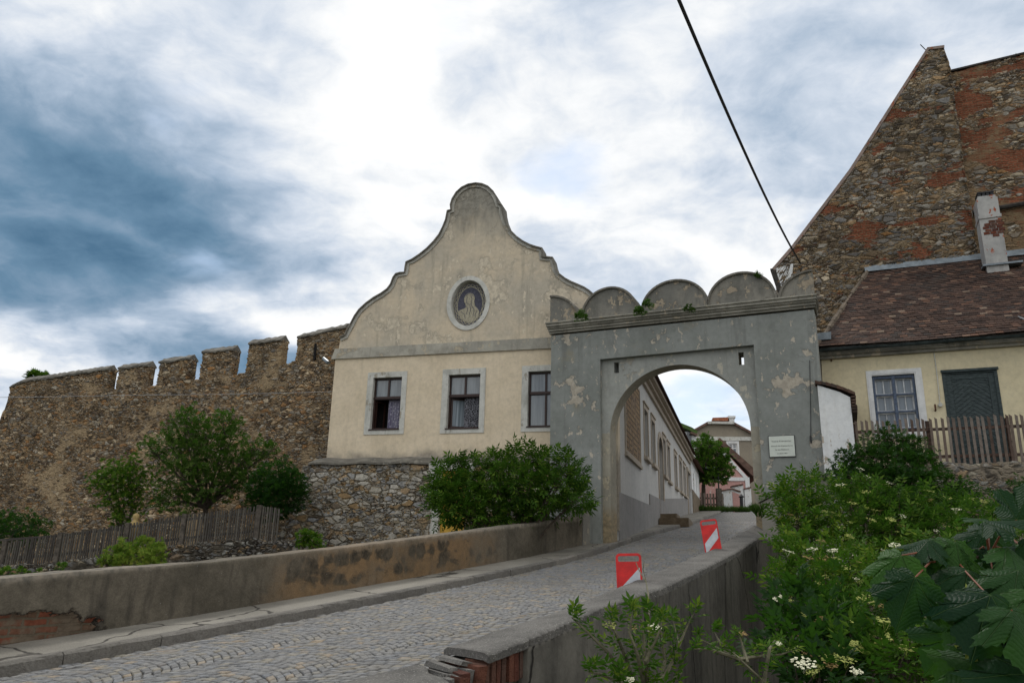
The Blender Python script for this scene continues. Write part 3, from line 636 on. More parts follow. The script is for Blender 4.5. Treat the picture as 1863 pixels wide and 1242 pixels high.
while a < .10:      # rowlock bricks under the cap, bare where the plaster has fallen
    rbox(bm, a, cin(a)+.325+random.uniform(-.012, .012), zo_(a)-.135+random.uniform(-.008, .004), .050, .20, .17, random.uniform(-.05, .05), random.uniform(-.06, .06), .004); a += .079
for j in range(10):
    for k in range(4):
        a = -.62+(j % 2)*.12+k*.26
        if a < .05: rbox(bm, a, cin(a)+.345+random.uniform(-.02, .01), -.80-j*.082, .24, .19, .064, random.uniform(-.03, .03), random.uniform(-.04, .04), .006)
ends = [(-.355, -.568, .46, 5.0), (-.44, -.600, .50, -3.0), (-.525, -.622, .44, 4.0), (-.61, -.640, .48, -2.0)]
for a, z, l, t in ends: rbox(bm, a, 6.10+t*.004, z-.11, .062, l, .20, .06+t*.012, -.52+t*.012, .007)
obj('bricks', bm, 'brick', root, bev=.008)
bm = B()
for a, z, l, t in ends: rbox(bm, a+.004, 6.04+t*.004, z-.008, .060, l*.7, .014, .06+t*.012, -.52+t*.012, .008)
for a, z_ in ((-.395, -.60), (-.482, -.625), (-.568, -.645)): rbox(bm, a, 6.09, z_-.10, .030, .40, .2, .05, -.52, .012)
obj('mortar_lumps', bm, 'cap_concrete', root, bev=.003)
stub = thing('parapet_stub', 'low broken end of the right parapet with a rough grey cap at the bottom edge', 'wall end', FP)
zs_ = lambda a: interp(a, [(-5, -1.05), (-1.1, -.64), (-.5, -.605)])
cap_mesh('cap', -5, -5, -.48, lambda a: zs_(a), lambda a: zs_(a)-.01, stub) if False else None
def stub_cap():
    n = 120; m_ = 12; V = []; F = []; jj = rng.uniform(-1, 1, (n+1, 2))
    for i in range(n+1):
        col = []
        for k in range(m_):
            s_ = k/(m_-1); e = -.50-.36*s_+.025*math.sin(s_*9); a = -5+(e+5)*i/n; c = cin(a)-.01+.012*jj[i, 0]*(k == 0)+.47*s_+.012*jj[i, 1]*(k == m_-1); col.append((a, -c, zs_(a)-.012*s_))
        V += col+[(p[0], p[1], p[2]-.06) for p in col][::-1]
    M_ = 2*m_
    for i in range(n):
        for k in range(M_): a = i*M_+k; b = i*M_+(k+1) % M_; F.append((a, b, b+M_, a+M_))
    F.append(tuple(n*M_+k for k in range(M_))[::-1]); me = bpy.data.meshes.new('cap'); me.from_pydata(V, [], F); bm = B(); bm.from_mesh(me); bmesh.ops.recalc_face_normals(bm, faces=bm.faces); bm.to_mesh(me); bm.free()
    for p in me.polygons: p.use_smooth = abs(p.normal.z) > .7
    link('cap', me, 'cap_concrete', stub)
stub_cap()
bm = B(); a = -.90
while a > -2.2: rbox(bm, a, cin(a)+.345, zs_(a)-.145, .060, .20, .15, random.uniform(-.06, .08), random.uniform(-.05, .05), .005); a -= .079
for j in range(10):
    for k in range(6): a = -.76-(j % 2)*.12-k*.26; rbox(bm, a, cin(a)+.345, -.86-j*.082-(.76+a)*-.08, .24, .19, .064, 0, random.uniform(-.03, .03), .005)
obj('bricks', bm, 'brick', stub, bev=.006)
bm = B(); q = []
for x in (-5, -.80): q.append([bm.verts.new((x, -y, z)) for y, z in ((cin(x), gz(x)-.4), (cin(x), zs_(x)-.05), (cin(x)+.40, zs_(x)-.06), (cin(x)+.40, -3.6))])
for k in range(3): bm.faces.new((q[0][k], q[0][k+1], q[1][k+1], q[1][k]))
bm.faces.new(q[1]); obj('core', bm, 'mortar_core', stub)

# ------------------------------------------------------------ red and white beacons
def beacon(px, Y, ztop, lean, rz, label, stripe_hi):
    r = ray(*px); P = r*(Y/r.y); a, c = ac(P.x, P.y); zg = gz(a)-KDROP
    fr = Fr((P.x, P.y), rz, zg); root = thing('traffic_beacon', label, 'traffic beacon', fr, 'red and white beacons on the road'); h = P.z-zg
    root.rotation_euler = (0, lean, rz)
    W = .140
    def rr(x0, x1, z0, z1, r_, n=4, top_only=False):
        p = [(x0, z0), (x1, z0)] if top_only else []
        cs = [(x1-r_, z1-r_, 0), (x0+r_, z1-r_, 90)] + ([] if top_only else [(x0+r_, z0+r_, 180), (x1-r_, z0+r_, 270)])
        for cx, cz, a0 in cs:
            for k in range(n+1): t = rad(a0+90*k/n); p.append((cx+r_*math.cos(t), cz+r_*math.sin(t)))
        return p
    bm = B(); plate(bm, [rr(-W, W, .10, h, .045, 5, True), rr(-W+.025, W-.025, h-.088, h-.028, .018, 3)], -.022, .022)
    obj('frame', bm, 'red_plastic', root, bev=.004)
    bm = B(); x0, x1, za, zb = -W+.022, W-.022, .14, h-.115
    n = 3; hh = .30
    prism(bm, [(x0, za), (x1, za), (x1, zb), (x0, zb)], -.0255, -.024); obj('panel', bm, 'red_plastic', root)
    bm = B()
    for k in range(3):
        t = zb-.035-k*.36 - stripe_hi; hh = .235
        pts = [(x1, t), (x1, t-.165), (x0, t-.165-hh), (x0, t-hh)]
        pts = [(x, max(za, min(zb, z))) for x, z in pts]
        if pts[0][1]-pts[2][1] > .1: prism(bm, pts, -.0285, -.0258)
    obj('stripe', bm, 'white_stripe', root)
    bm = B(); box(bm, -.22, .22, -.38, .38, 0, .06); box(bm, -.09, .09, -.1, .1, .06, .13); obj('foot', bm, 'rubber', root, bev=.012)
beacon((1148, 1006), 8.95, 0, -.035, rad(-8), 'nearer red and white beacon, the one with the pale twig in front', 0)
beacon((1303, 944), 13.5, 0, -.13, rad(-14), 'farther red and white beacon, leaning left, nearer to the arch', 0)
# ------------------------------------------------------------ the grey gate
FG = Fr((2.2, 21.3), rad(-24.4)); gx = lambda u, v, y=0: FG.px(u, v, y)
gate = thing('town_gate', 'weathered grey plastered gate with a round arch over the road and five rounded merlons', 'gate', FG)
xl, xr = gx(1003, 610)[0], gx(1484, 600)[0]; xrb = xr+.06
rzt = 5.64; rxl, rxr = gx(1092, 700)[0], gx(1372, 640)[0]
al, ar = gx(1111, 900, .15)[0], gx(1367, 800, .15)[0]; crown = gx(1247, 662, .15)[1]; spr = 3.52; acx = (al+ar)/2
bm = B()
plate(bm, [[(xl, -1.5), (rxl, -1.5), (rxl, rzt-.02), (rxr, rzt+.02), (rxr+.02, -1.5), (xrb, -1.5), (xr, 6.45), (xl, 6.45)]], 0, .15)
obj('front_wall', bm, 'gate_render', gate)
arch = [(acx+(ar-al)/2*math.cos(t), spr+(crown-spr)*math.sin(t)) for t in np.linspace(0, math.pi, 41)]
sl = [gx(1117, 659, .15), gx(1126, 678, .15)]; sr = [gx(1343, 641, .15), gx(1354, 663, .15)]
slot = lambda s_: rect(s_[0][0], s_[1][0], s_[1][1], s_[0][1])
bm = B(); plate(bm, [[(xl, -1.5), (al, -1.5)] + arch[::-1] + [(ar, -1.5), (xrb, -1.5), (xr, 6.45), (xl, 6.45)], slot(sl), slot(sr)], .153, .72)
for f in bm.faces:
    f.normal_update(); c = f.calc_center_median()
    if abs(f.normal.y) < .3 and al-.1 < c.x < ar+.1 and c.z < crown+.05: f.material_index = 1
obj('arch_wall', bm, ['gate_recess', 'jamb_render'], gate)
# jamb strip: paler, stained render on the recess beside the opening
bm = B()
bm.free()
for a_, b_ in ((rxl+.003, al), (ar, rxr-.003)): bm = B(); box(bm, a_, b_, .149, .1525, -1.4, 3.55); obj('jamb_facing', bm, 'jamb_render', gate)
bm = B(); zc = gx(1003, 590)[1]
for y0, za, zb in ((-.05, zc-.30, zc-.24), (-.10, zc-.24, zc-.17), (-.15, zc-.17, zc-.12), (-.20, zc-.12, zc-.04), (-.24, zc-.04, zc)): box(bm, xl-.03+(y0*.3), xr+.03-(y0*.3), y0, .74, za, zb, .003)
obj('cornice', bm, 'cornice_render', gate)
def arcpts(u0, v0, u1, v1, up_, vp, n=22):
    a, b, p = gx(u0, v0, .1), gx(u1, v1, .1), gx(up_, vp, .1); cx = (a[0]+b[0])/2; z0 = zc
    return [(cx+(b[0]-a[0])/2*math.cos(t), z0+(p[1]-z0)*math.sin(t)**.9) for t in np.linspace(math.pi, 0, n)]
mer = [arcpts(1062, 580, 1161, 572, 1112, 527), arcpts(1171, 572, 1289, 562, 1229, 514), arcpts(1291, 562, 1412, 552, 1352, 500)]
q1 = gx(1003, 543, .1); e1 = gx(1054, 582, .1)[0]; mer.insert(0, [(q1[0]+(e1-q1[0])*math.sin(t), zc+(q1[1]-zc)*math.cos(t)) for t in np.linspace(0, math.pi/2, 12)])
q2 = gx(1478, 496, .1); e2 = gx(1421, 552, .1)[0]; mer.append([(q2[0]-(q2[0]-e2)*math.cos(t), zc+(q2[1]-zc)*math.sin(t)) for t in np.linspace(0, math.pi/2, 12)])
for i, a in enumerate(mer):
    bm = B(); pts = list(a)
    if i == 0: pts = [(a[0][0], zc)] + a
    elif i == 4: pts = a + [(a[-1][0], zc)]
    prism(bm, [(x, max(z, zc+.002)) if k in (0, len(pts)-1) else (x, z) for k, (x, z) in enumerate(pts)], .02, .50)
    mo = obj('merlon', bm, 'merlon_render', gate)
    bm = B(); band(bm, a, .055, -.04, .56); cc = obj('tile_cap', bm, 'terracotta' if False else 'cap_stone_flat', mo)
bm = B(); h = [(1473, 655), (1474, 700), (1475, 760), (1475, 795)]; tube(bm, [(*[gx(u, v, -.02)[0]], -.02, gx(u, v, -.02)[1]) for u, v in h], .008)
tube(bm, [(gx(1475, 796)[0], -.03, gx(1475, 793)[1]), (gx(1475, 796)[0], -.03, gx(1475, 806)[1])], .022); obj('conduit', bm, 'iron', gate)

def text(body, size, x, z, fr_obj, y, name, mat='ink', ext=.001, align='CENTER'):
    cu = bpy.data.curves.new(name, 'FONT'); cu.body = body; cu.size = size; cu.align_x = align; cu.extrude = ext
    t = bpy.data.objects.new('tmp', cu); COL.objects.link(t); dg = bpy.context.evaluated_depsgraph_get(); me = bpy.data.meshes.new_from_object(t.evaluated_get(dg))
    bpy.data.objects.remove(t); me.transform(Matrix.Translation((x, y, z)) @ Matrix.Rotation(rad(90), 4, 'X')); me.name = name; me.materials.clear()
    return link(name, me, mat, fr_obj)
p0 = gx(1397.5, 793); p1 = gx(1448.5, 830.5); pw, ph = p1[0]-p0[0], p0[1]-p1[1]
fr = Fr(FG.w(p0[0], 0, 0), FG.a, p1[1]); pq = thing('plaque', 'cream enamel plaque with four lines of dark lettering on the right pier of the gate', 'plaque', fr)
bm = B(); box(bm, 0, pw, -.035, -.001, 0, ph); obj('rim', bm, 'iron', pq, bev=.006)
bm = B(); box(bm, .014, pw-.014, -.040, -.0355, .014, ph-.014); obj('face', bm, 'plaque_face', pq, bev=.002)
for i, (t, s_) in enumerate([('Inneres Kremserthor', .054), ('Abbruch des Kremserthores', .044), ('für den Stadtturm', .044), ('im Jahre 1861', .044)]):
    text(t, s_, pw/2, ph*.70-i*.093-(.02 if i else 0), pq, -.0415, 'lettering')

# ------------------------------------------------------------ the gabled house on the left of the gate
FA = Fr((1.1, 22.6), rad(-16)); ax = lambda u, v, y=0: FA.px(u, v, y)
house = thing('gabled_house', 'cream house with curved baroque gable and portrait medallion, grey side wall up the street', 'house', FA)
def sub(o, fr, root_fr=FA):      # put a part built in another frame under the thing
    Mr = Matrix.Translation(root_fr.O) @ Matrix.Rotation(root_fr.a, 4, 'Z'); Mf = Matrix.Translation(fr.O) @ Matrix.Rotation(fr.a, 4, 'Z'); o.matrix_basis = Mr.inverted() @ Mf; return o
XR = 2.06; xL = ax(604, 655)[0]+.12; zb = 6.28; zt = 6.62
Z2 = lambda x, y: (560+x/2.218, 300+y/2.218)
W1 = dict(o=[(671,677.5), (742.4,675.4), (661.3,790.2), (733.9,789.8)], i=[(679.3,686.9), (732.1,685.7), (673,783), (726,781.7)])
W2 = dict(o=[(806,672.5), (885,668.5), (800.5,788.4), (880,787)], i=[(816.5,682.5), (875,679), (811.5,781.5), (870.5,779.5)])
def q2r(q): P = [ax(*p) for p in q]; return ((P[0][0]+P[2][0])/2, (P[1][0]+P[3][0])/2, (P[2][1]+P[3][1])/2, (P[0][1]+P[1][1])/2)
wins = []
for Wd in (W1, W2): wins.append((q2r(Wd['o']), q2r(Wd['i'])))
o2, i2 = wins[1]; xo = ax(949, 725)[0]; xi = ax(960.4, 727)[0]
wins.append(((xo, xo+o2[1]-o2[0], o2[2], o2[3]), (xi, xi+i2[1]-i2[0], i2[2], i2[3])))
print('WINS', [[tuple(round(t, 2) for t in r) for r in w_] for w_ in wins])
bm = B(); plate(bm, [[(xL, 1.0), (XR, 1.0), (XR, zb), (xL, zb)]] + [rect(*w_[1]) for w_ in wins], 0, .4); obj('front_wall', bm, 'wall_render', house)
bm = B()
prism(bm, [(xL-.12, zb), (XR+.05, zb), (XR+.05, zt), (xL-.02, zt)], -.06, .4); obj('string_course', bm, 'course_render', house, bev=.01)
gl = [(133,700), (155,690), (163,672), (178,645), (195,612), (213,587), (240,562), (270,540), (300,523), (325,505), (340,485), (350,458), (360,444), (375,440), (395,438), (399,415), (402,396), (425,386), (455,366), (485,342), (512,314), (535,285), (550,255), (562,225), (568,190), (582,186), (581,165), (588,142), (604,116), (625,97), (650,85), (680,80), (705,83), (728,93), (748,112), (762,135), (769,162), (783,167), (785,190), (791,217), (803,246), (820,272), (843,295), (868,313), (895,327), (922,336), (945,341), (946,360), (946,376), (968,377), (988,379), (992,400), (1000,423), (1015,445), (1038,463), (1062,476), (1088,487), (1115,499), (1135,512), (1150,525)]
gp = [ax(*Z2(*p)) for p in gl]; cx = ax(866, 335)[0]
l_end = gp[0]; tail = [(2*cx-x, z) for x, z in gp[:6]][::-1]; tail = [t for t in tail if t[0] > gp[-1][0]+.05]
gp = gp + tail; gp[-1] = (min(gp[-1][0], XR), gp[-1][1])
# oval niche
oc = ax(Z2(648, 557)[0], Z2(648, 557)[1]); orx = (ax(*Z2(735, 555))[0]-ax(*Z2(562, 558))[0])/2; orz = (ax(*Z2(650, 449))[1]-ax(*Z2(648, 667))[1])/2
print('OVAL', oc, orx, orz)
ell = lambda a_, b_, n=40: [(oc[0]+a_*math.cos(t), oc[1]+b_*math.sin(t)) for t in np.linspace(0, 2*math.pi, n, endpoint=False)]
base_pts = [(xL+.08, zt), (XR, zt)]
bm = B(); plate(bm, [base_pts + gp[::-1], ell(orx*.80, orz*.84)], 0, .4); obj('gable', bm, 'gable_render', house)
bm = B(); band(bm, gp, -.10, -.04, .4); obj('gable_moulding', bm, 'moulding_render', house)
bm = B(); band(bm, gp, .04, -.10, .46); obj('gable_capping', bm, 'cap_stone_flat', house)
bm = B(); plate(bm, [ell(orx, orz), ell(orx*.80, orz*.84)], -.035, 0.0); plate(bm, [ell(orx*.82, orz*.86), ell(orx*.79, orz*.83)], 0, .2)
med = obj('medallion', bm, 'trim_render', house, bev=.008)
bm = B(); prism(bm, ell(orx*.79, orz*.83), .16, .2); obj('picture_ground', bm, 'paint_dark', med)
bm = B(); plate(bm, [ell(orx*.77, orz*.81), ell(orx*.745, orz*.79)], .152, .159); plate(bm, [ell(orx*.60, orz*.66), ell(orx*.575, orz*.64)], .152, .159)
for k in range(22):      # twisted ribbon border
    t0 = 2*math.pi*k/22; P = []
    for s_ in (1, -1):
        pts = []
        for q in range(7): t = t0+2*math.pi/22*q/6; r_ = .675+s_*.045*math.cos(math.pi*q/6); pts.append((oc[0]+orx*r_*math.cos(t), oc[1]+orz*(r_+.045)*math.sin(t)))
        band(bm, pts, .018, .150, .158)
obj('ribbon_border', bm, 'paint_line', med)
def fig(pts): return [(oc[0]+orx*x, oc[1]+orz*z) for x, z in pts]
bm = B(); prism(bm, fig([(-.53,-.22), (-.50,-.34), (-.42,-.47), (-.30,-.57), (-.12,-.64), (.12,-.64), (.30,-.57), (.42,-.45), (.45,-.28), (.36,-.16), (.24,-.06), (.20,.10), (.22,.24), (.16,.36), (.04,.42), (-.10,.42), (-.22,.36), (-.28,.24), (-.28,.12), (-.20,.02), (-.18,-.10), (-.30,-.15), (-.44,-.18)]), .145, .158)
obj('painted_bust', bm, 'paint_face', med)
bm = B()
for pts in [[(-.14,.30), (-.17,.18), (-.19,.10), (-.13,.04), (-.06,.0)], [(.02,.34), (.08,.2), (.05,.05), (.10,-.1)], [(-.16,-.05), (-.1,-.2), (-.16,-.35)], [(0,-.05), (.04,-.2), (-.02,-.38)], [(.12,-.08), (.2,-.22), (.16,-.42)], [(-.4,-.25), (-.25,-.35), (-.2,-.52)], [(.34,-.25), (.25,-.38), (.27,-.5)], [(-.10,.02), (.0,-.02), (.05,.04)], [(-.22,.30), (-.1,.38), (.05,.37), (.14,.3)]]: band(bm, fig(pts), .014, .140, .146)
obj('painted_lines', bm, 'paint_dark', med)
def window(root, i, z_tr=.62, yd=.17, style=0, name='window'):
    x0, x1, za, zb_ = i; zm = za+(zb_-za)*z_tr; xm = (x0+x1)/2; f = .055
    bm = B()
    plate(bm, [rect(x0, x1, za, zb_), rect(x0+f, xm-.03, zm+.05, zb_-f), rect(xm+.03, x1-f, zm+.05, zb_-f)] + ([rect(x0+f, x1-f, za+f+.03, zm-.05)] if style in (1, 2) else [rect(x0+f, xm-.03, za+f+.03, zm-.05), rect(xm+.03, x1-f, za+f+.03, zm-.05)]), yd-.05, yd+.02)
    box(bm, x0-.0+.002, x1-.002, yd-.08, yd-.0501, zm-.035, zm+.035); box(bm, x0-.03, x1+.01, -.05, yd-.051, za-.0, za+.035)
    w_ = obj(name, bm, 'brown_frame', root, bev=.006)
    for a_, b_ in ((x0+f, xm-.03), (xm+.03, x1-f)):
        bm = B(); box(bm, a_-.01, b_+.01, yd-.012, yd-.004, zm+.04, zb_-f+.01); obj('pane', bm, 'glass_pale', w_)
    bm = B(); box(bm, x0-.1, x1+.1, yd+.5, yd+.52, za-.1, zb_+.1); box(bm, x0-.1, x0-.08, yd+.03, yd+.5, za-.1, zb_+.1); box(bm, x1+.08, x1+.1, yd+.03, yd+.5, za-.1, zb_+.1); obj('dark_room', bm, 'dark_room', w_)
    if style == 1:
        bm = B(); plate(bm, [rect(0, xm-x0-.08, za+.08, zm-.06), rect(.05, xm-x0-.13, za+.14, zm-.11)], -.02, .02); bmesh.ops.rotate(bm, verts=bm.verts, cent=(0, 0, 0), matrix=Matrix.Rotation(rad(68), 3, 'Z')); bmesh.ops.translate(bm, verts=bm.verts, vec=(x0+f, yd+.03, 0)); obj('open_sash', bm, 'brown_frame', w_)
        n = 14; bm = B(); wavy(bm, xm-.03, x1-f-.01, yd+.10, za+.06, zm); obj('curtain', bm, 'lace', w_)
    elif style == 2:
        bm = B(); plate(bm, [rect(0, xm-x0-.05, za+.08, zm-.06), rect(.05, xm-x0-.10, za+.14, zm-.11)], -.02, .02); box(bm, .05, xm-x0-.1, -.006, .0, za+.14, zm-.11, mi=1); bmesh.ops.rotate(bm, verts=bm.verts, cent=(0, 0, 0), matrix=Matrix.Rotation(rad(28), 3, 'Z')); bmesh.ops.translate(bm, verts=bm.verts, vec=(x0+f, yd+.03, 0)); obj('open_sash', bm, ['brown_frame', 'curtain'], w_)
        bm = B(); wavy(bm, xm-.04, x1-f, yd+.06, za+.06, zm, .012); obj('curtain', bm, 'dark_lace', w_)
    else:
        for a_, b_ in ((x0+f, xm-.03), (xm+.03, x1-f)):
            bm = B(); box(bm, a_-.01, b_+.01, yd-.012, yd-.004, za+f+.02, zm-.04); obj('pane', bm, 'glass_pale', w_)
    return w_
def wavy(bm, x0, x1, y, z0, z1, amp=.025):
    n = 16; V = []
    for k in range(n+1):
        x = x0+(x1-x0)*k/n; yy = y+amp*math.sin(k*1.9); V.append((bm.verts.new((x, yy, z0)), bm.verts.new((x, yy, z1)), bm.verts.new((x, yy+.004, z0)), bm.verts.new((x, yy+.004, z1))))
    for k in range(n):
        a, b = V[k], V[k+1]; bm.faces.new((a[0], b[0], b[1], a[1])); bm.faces.new((a[2], a[3], b[3], b[2]))
for k, (ro, ri) in enumerate(wins):
    w_ = window(house, ri, style=(1, 2, 0)[k])
    bm = B(); plate(bm, [rect(*ro), rect(ri[0], ri[1], ri[2], ri[3])], -.025, .0); plate(bm, [rect(ri[0]-.004, ri[1]+.004, ri[2]-.004, ri[3]+.004), rect(ri[0]+.004, ri[1]-.004, ri[2]+.004, ri[3]-.004)], 0.001, .17); obj('surround', bm, 'trim_render', w_, bev=.004)
# sloping weathered ledge at the foot
bm = B(); n = 60; pr = []
for k in range(n+1):
    x = xL-.25+(XR+.0-xL+.2)*k/n; e = random.uniform(-.02, .02); zl = 2.93+.02*math.sin(k*.7)
    pr.append([bm.verts.new(p) for p in ((x, .02, zl+.16), (x, -.05, zl+.14), (x, -.62+e, zl-.06+e*.3), (x, -.62+e, zl-.12+e*.3), (x, 0.02, zl-.10))])
for k in range(n):
    for q in range(4): bm.faces.new((pr[k][q], pr[k+1][q], pr[k+1][q+1], pr[k][q+1]))
obj('ledge', bm, 'cap_stone_flat', house)
# side wall up the street (its own axes)
sx = lambda u, v, y=0: FS.px(u, v, y)
Z4 = lambda x, y: (1100+x/3.881, 680+y/3.881)
def sw(x1, x2, vt, vb):
    a = sx(*Z4(x1, vt)); b = sx(*Z4(x2, vt)); c = sx(*Z4(x1, vb)); return [a[0], b[0], c[1], a[1]]
swin = [sw(275,300,240,570), sw(327,347,320,620), sw(408,425,450,700), sw(440,455,500,740), sw(490,505,565,785), sw(525,540,605,815), sw(553,566,645,840)]
for s_ in swin:
    if s_[1]-s_[0] < 1.0: s_[1] = s_[0]+1.05
sdoor = sw(375,403,425,950); sdoor2 = sw(578,600,680,975)
print('SWIN', [[round(t, 2) for t in s_] for s_ in swin], sdoor, sdoor2)
SE = sx(*Z4(603, 800))[0]; SZ = 6.72; S0 = .42
pan = [sx(*Z4(145, 400))[0], sx(*Z4(245, 400))[0], sx(*Z4(145, 530))[1], 5.95]
doorloop = [(sdoor[0], gz(18)-.2), (sdoor[1]-.1, gz(18)-.2)] + [((sdoor[0]+sdoor[1]-.1)/2+(sdoor[1]-.1-sdoor[0])/2*math.cos(t), sdoor[3]-.6+.6*math.sin(t)) for t in np.linspace(0, math.pi, 10)]
sg = lambda x: gz(ac(*FS.w(x, 0, 0).xy)[0])
outer = [(S0, -.3), (sdoor[0], -.3)] 
gd = sg(sdoor[0])+.25
def strips(bm, x0, x1, z0, z1, holes, y0, y1):
    x = x0
    for h in sorted(holes):
        box(bm, x, h[0], y0, y1, z0, z1)
        if h[2] > z0: box(bm, h[0], h[1], y0, y1, z0, h[2])
        box(bm, h[0], h[1], y0, y1, h[3], z1); x = h[1]
    box(bm, x, x1, y0, y1, z0, z1)
bm = B(); strips(bm, S0, SE, -.5, SZ, [tuple(q) for q in swin]+[(sdoor[0], sdoor[1], gd, sdoor[3]), (sdoor2[0], sdoor2[1], sg(sdoor2[0])+.05, sdoor2[3])], 0, .4)
sub(obj('side_wall', bm, 'street_render', house), FS)
bm = B()
for x0, x1, ztop in ((S0, 7.6, 2.15), (7.6, 14.2, 2.75), (14.2, sdoor[0]-.2, 2.75)): 
    if x1 > x0: prism(bm, [(x0, -.5), (x1, -.5), (x1, ztop+.1), (x0, ztop-.1)], -.04, 0)
prism(bm, [(sdoor[1]+.2, 0), (SE-.1, 0), (SE-.1, sg(SE)+.9), (sdoor[1]+.2, sg(sdoor[1])+1.0)], -.035, 0)
sub(obj('plinth', bm, 'plinth_render', house), FS)
bm = B()
for y0, za, zb_ in ((-.10, SZ-.25, SZ-.05), (-.22, SZ-.05, SZ+.08), (-.36, SZ+.08, SZ+.22)): box(bm, S0, SE, y0, .4, za, zb_)
sub(obj('side_cornice', bm, 'stone_trim', house), FS)
def side_window(s_):
    bm = B(); x0, x1, za, zb_ = s_; plate(bm, [rect(x0-.16, x1+.16, za-.02, zb_+.18), rect(x0, x1, za, zb_)], -.03, 0); box(bm, x0-.20, x1+.20, -.13, 0, za-.14, za-.02); box(bm, x0-.2, x1+.2, -.07, 0, zb_+.18, zb_+.24)
    w_ = obj('window', bm, 'stone_trim', house, bev=.01); sub(w_, FS)
    bm = B(); plate(bm, [rect(x0, x1, za, zb_), rect(x0+.07, (x0+x1)/2-.03, za+.07, zb_-.07), rect((x0+x1)/2+.03, x1-.07, za+.07, zb_-.07)], .12, .17); obj('frame', bm, 'brown_frame', w_)
    bm = B(); box(bm, x0, x1, .15, .16, za, zb_); obj('pane', bm, 'glass', w_)
for s_ in swin: side_window(s_)
bm = B(); plate(bm, [rect(pan[0]-.12, pan[1]+.12, pan[2]-.1, pan[3]+.1), rect(pan[0], pan[1], pan[2], pan[3])], -.04, 0); box(bm, pan[0]-.15, pan[1]+.15, -.08, 0, pan[2]-.2, pan[2]-.1)
pn = obj('sgraffito_panel', bm, 'stone_trim', house, bev=.01); sub(pn, FS)
bm = B(); box(bm, pan[0], pan[1], -.02, 0, pan[2], pan[3]); obj('panel_field', bm, 'sgraffito', pn)
bm = B(); x0, x1, zt_ = sdoor[0], sdoor[1], sdoor[3]; hp = [((x0+x1)/2+((x1-x0)/2+.22)*math.cos(t), zt_-.6+.82*math.sin(t)) for t in np.linspace(0, math.pi, 12)]
plate(bm, [[(x0-.22, gd), (x0, gd)] + [((x0+x1-.0)/2+(x1-x0)/2*math.cos(t), zt_-.6+.6*math.sin(t)) for t in np.linspace(math.pi, 0, 12)] + [(x1, gd), (x1+.22, gd)] + hp], -.04, 0)
dr = obj('door', bm, 'stone_trim', house); sub(dr, FS)
bm = B(); box(bm, x0, x1, .2, .24, gd, zt_); obj('leaf', bm, 'dark_wood', dr)
bm = B(); x0, x1, zt_ = sdoor2[0], sdoor2[1], sdoor2[3]; plate(bm, [[(x0-.2, sg(x0)), (x0, sg(x0)), (x0, zt_), (x1, zt_), (x1, sg(x1)), (x1+.2, sg(x1)), (x1+.2, zt_+.2), (x0-.2, zt_+.2)]], -.08, 0)
dr = obj('door', bm, 'stone_trim', house); sub(dr, FS); bm = B(); box(bm, x0, x1, .2, .24, sg(x0), zt_); obj('leaf', bm, 'dark_wood', dr)
# roof behind the gable
ridge_z = 10.9; rr = []
bm = B(); e0 = FS.w(S0-.0, -.5, SZ+.22); e1 = FS.w(SE+.2, -.5, SZ+.22); r0 = FA.w(cx, .42, ridge_z); dirs = (FS.e*1.0); r1 = r0+dirs*(SE-S0); l0 = FA.w(xL+.2, .42, 7.0); l1 = l0+dirs*(SE-S0)
vs = [bm.verts.new(FA_in) for FA_in in [Matrix.Rotation(-FA.a, 4, 'Z') @ (p-FA.O) for p in (e0, e1, r1, r0, l0, l1)]]
bm.faces.new((vs[0], vs[1], vs[2], vs[3])); bm.faces.new((vs[3], vs[2], vs[5], vs[4])); bm.faces.new((vs[0], vs[3], vs[4]))
bmesh.ops.solidify(bm, geom=bm.faces, thickness=.12); obj('roof', bm, 'roof_plain', house)
bm = B(); v0 = FA.w(xL+.02, .38, 0); v1 = v0+dirs*(SE-S0); a_, b_ = [Matrix.Rotation(-FA.a, 4, 'Z') @ (p-FA.O) for p in (v0, v1)]
ql = [bm.verts.new((p.x, p.y, z)) for p, z in ((a_, -1), (b_, -1), (b_, 7), (a_, 7))]; bm.faces.new(ql); bmesh.ops.solidify(bm, geom=bm.faces, thickness=.3); obj('rear_wall', bm, 'wall_render', house)
bm = B(); q = ax(600, 655, .1); tube(bm, [(q[0]-.35, .3, q[1]+.12), (q[0]-.05, .1, q[1]-.08)], .06, 8); obj('rain_spout', bm, 'zinc', house)
# entrance step blocks on the pavement
fr = Fr(FS.w(sdoor[0]-.4, -.95, 0).xy, FS.a, sg(sdoor[0])-.02); st = thing('doorstep', 'two rough stone steps at the arched side door on the pavement', 'steps', fr)
bm = B(); box(bm, -.6, 2.0, -.25, .9, -.15, .20, .03); obj('lower_step', bm, 'step_stone', st, bev=.05)
bm = B(); box(bm, .2, 1.6, .25, .92, .20, .42, .03); obj('upper_step', bm, 'step_stone', st, bev=.04)
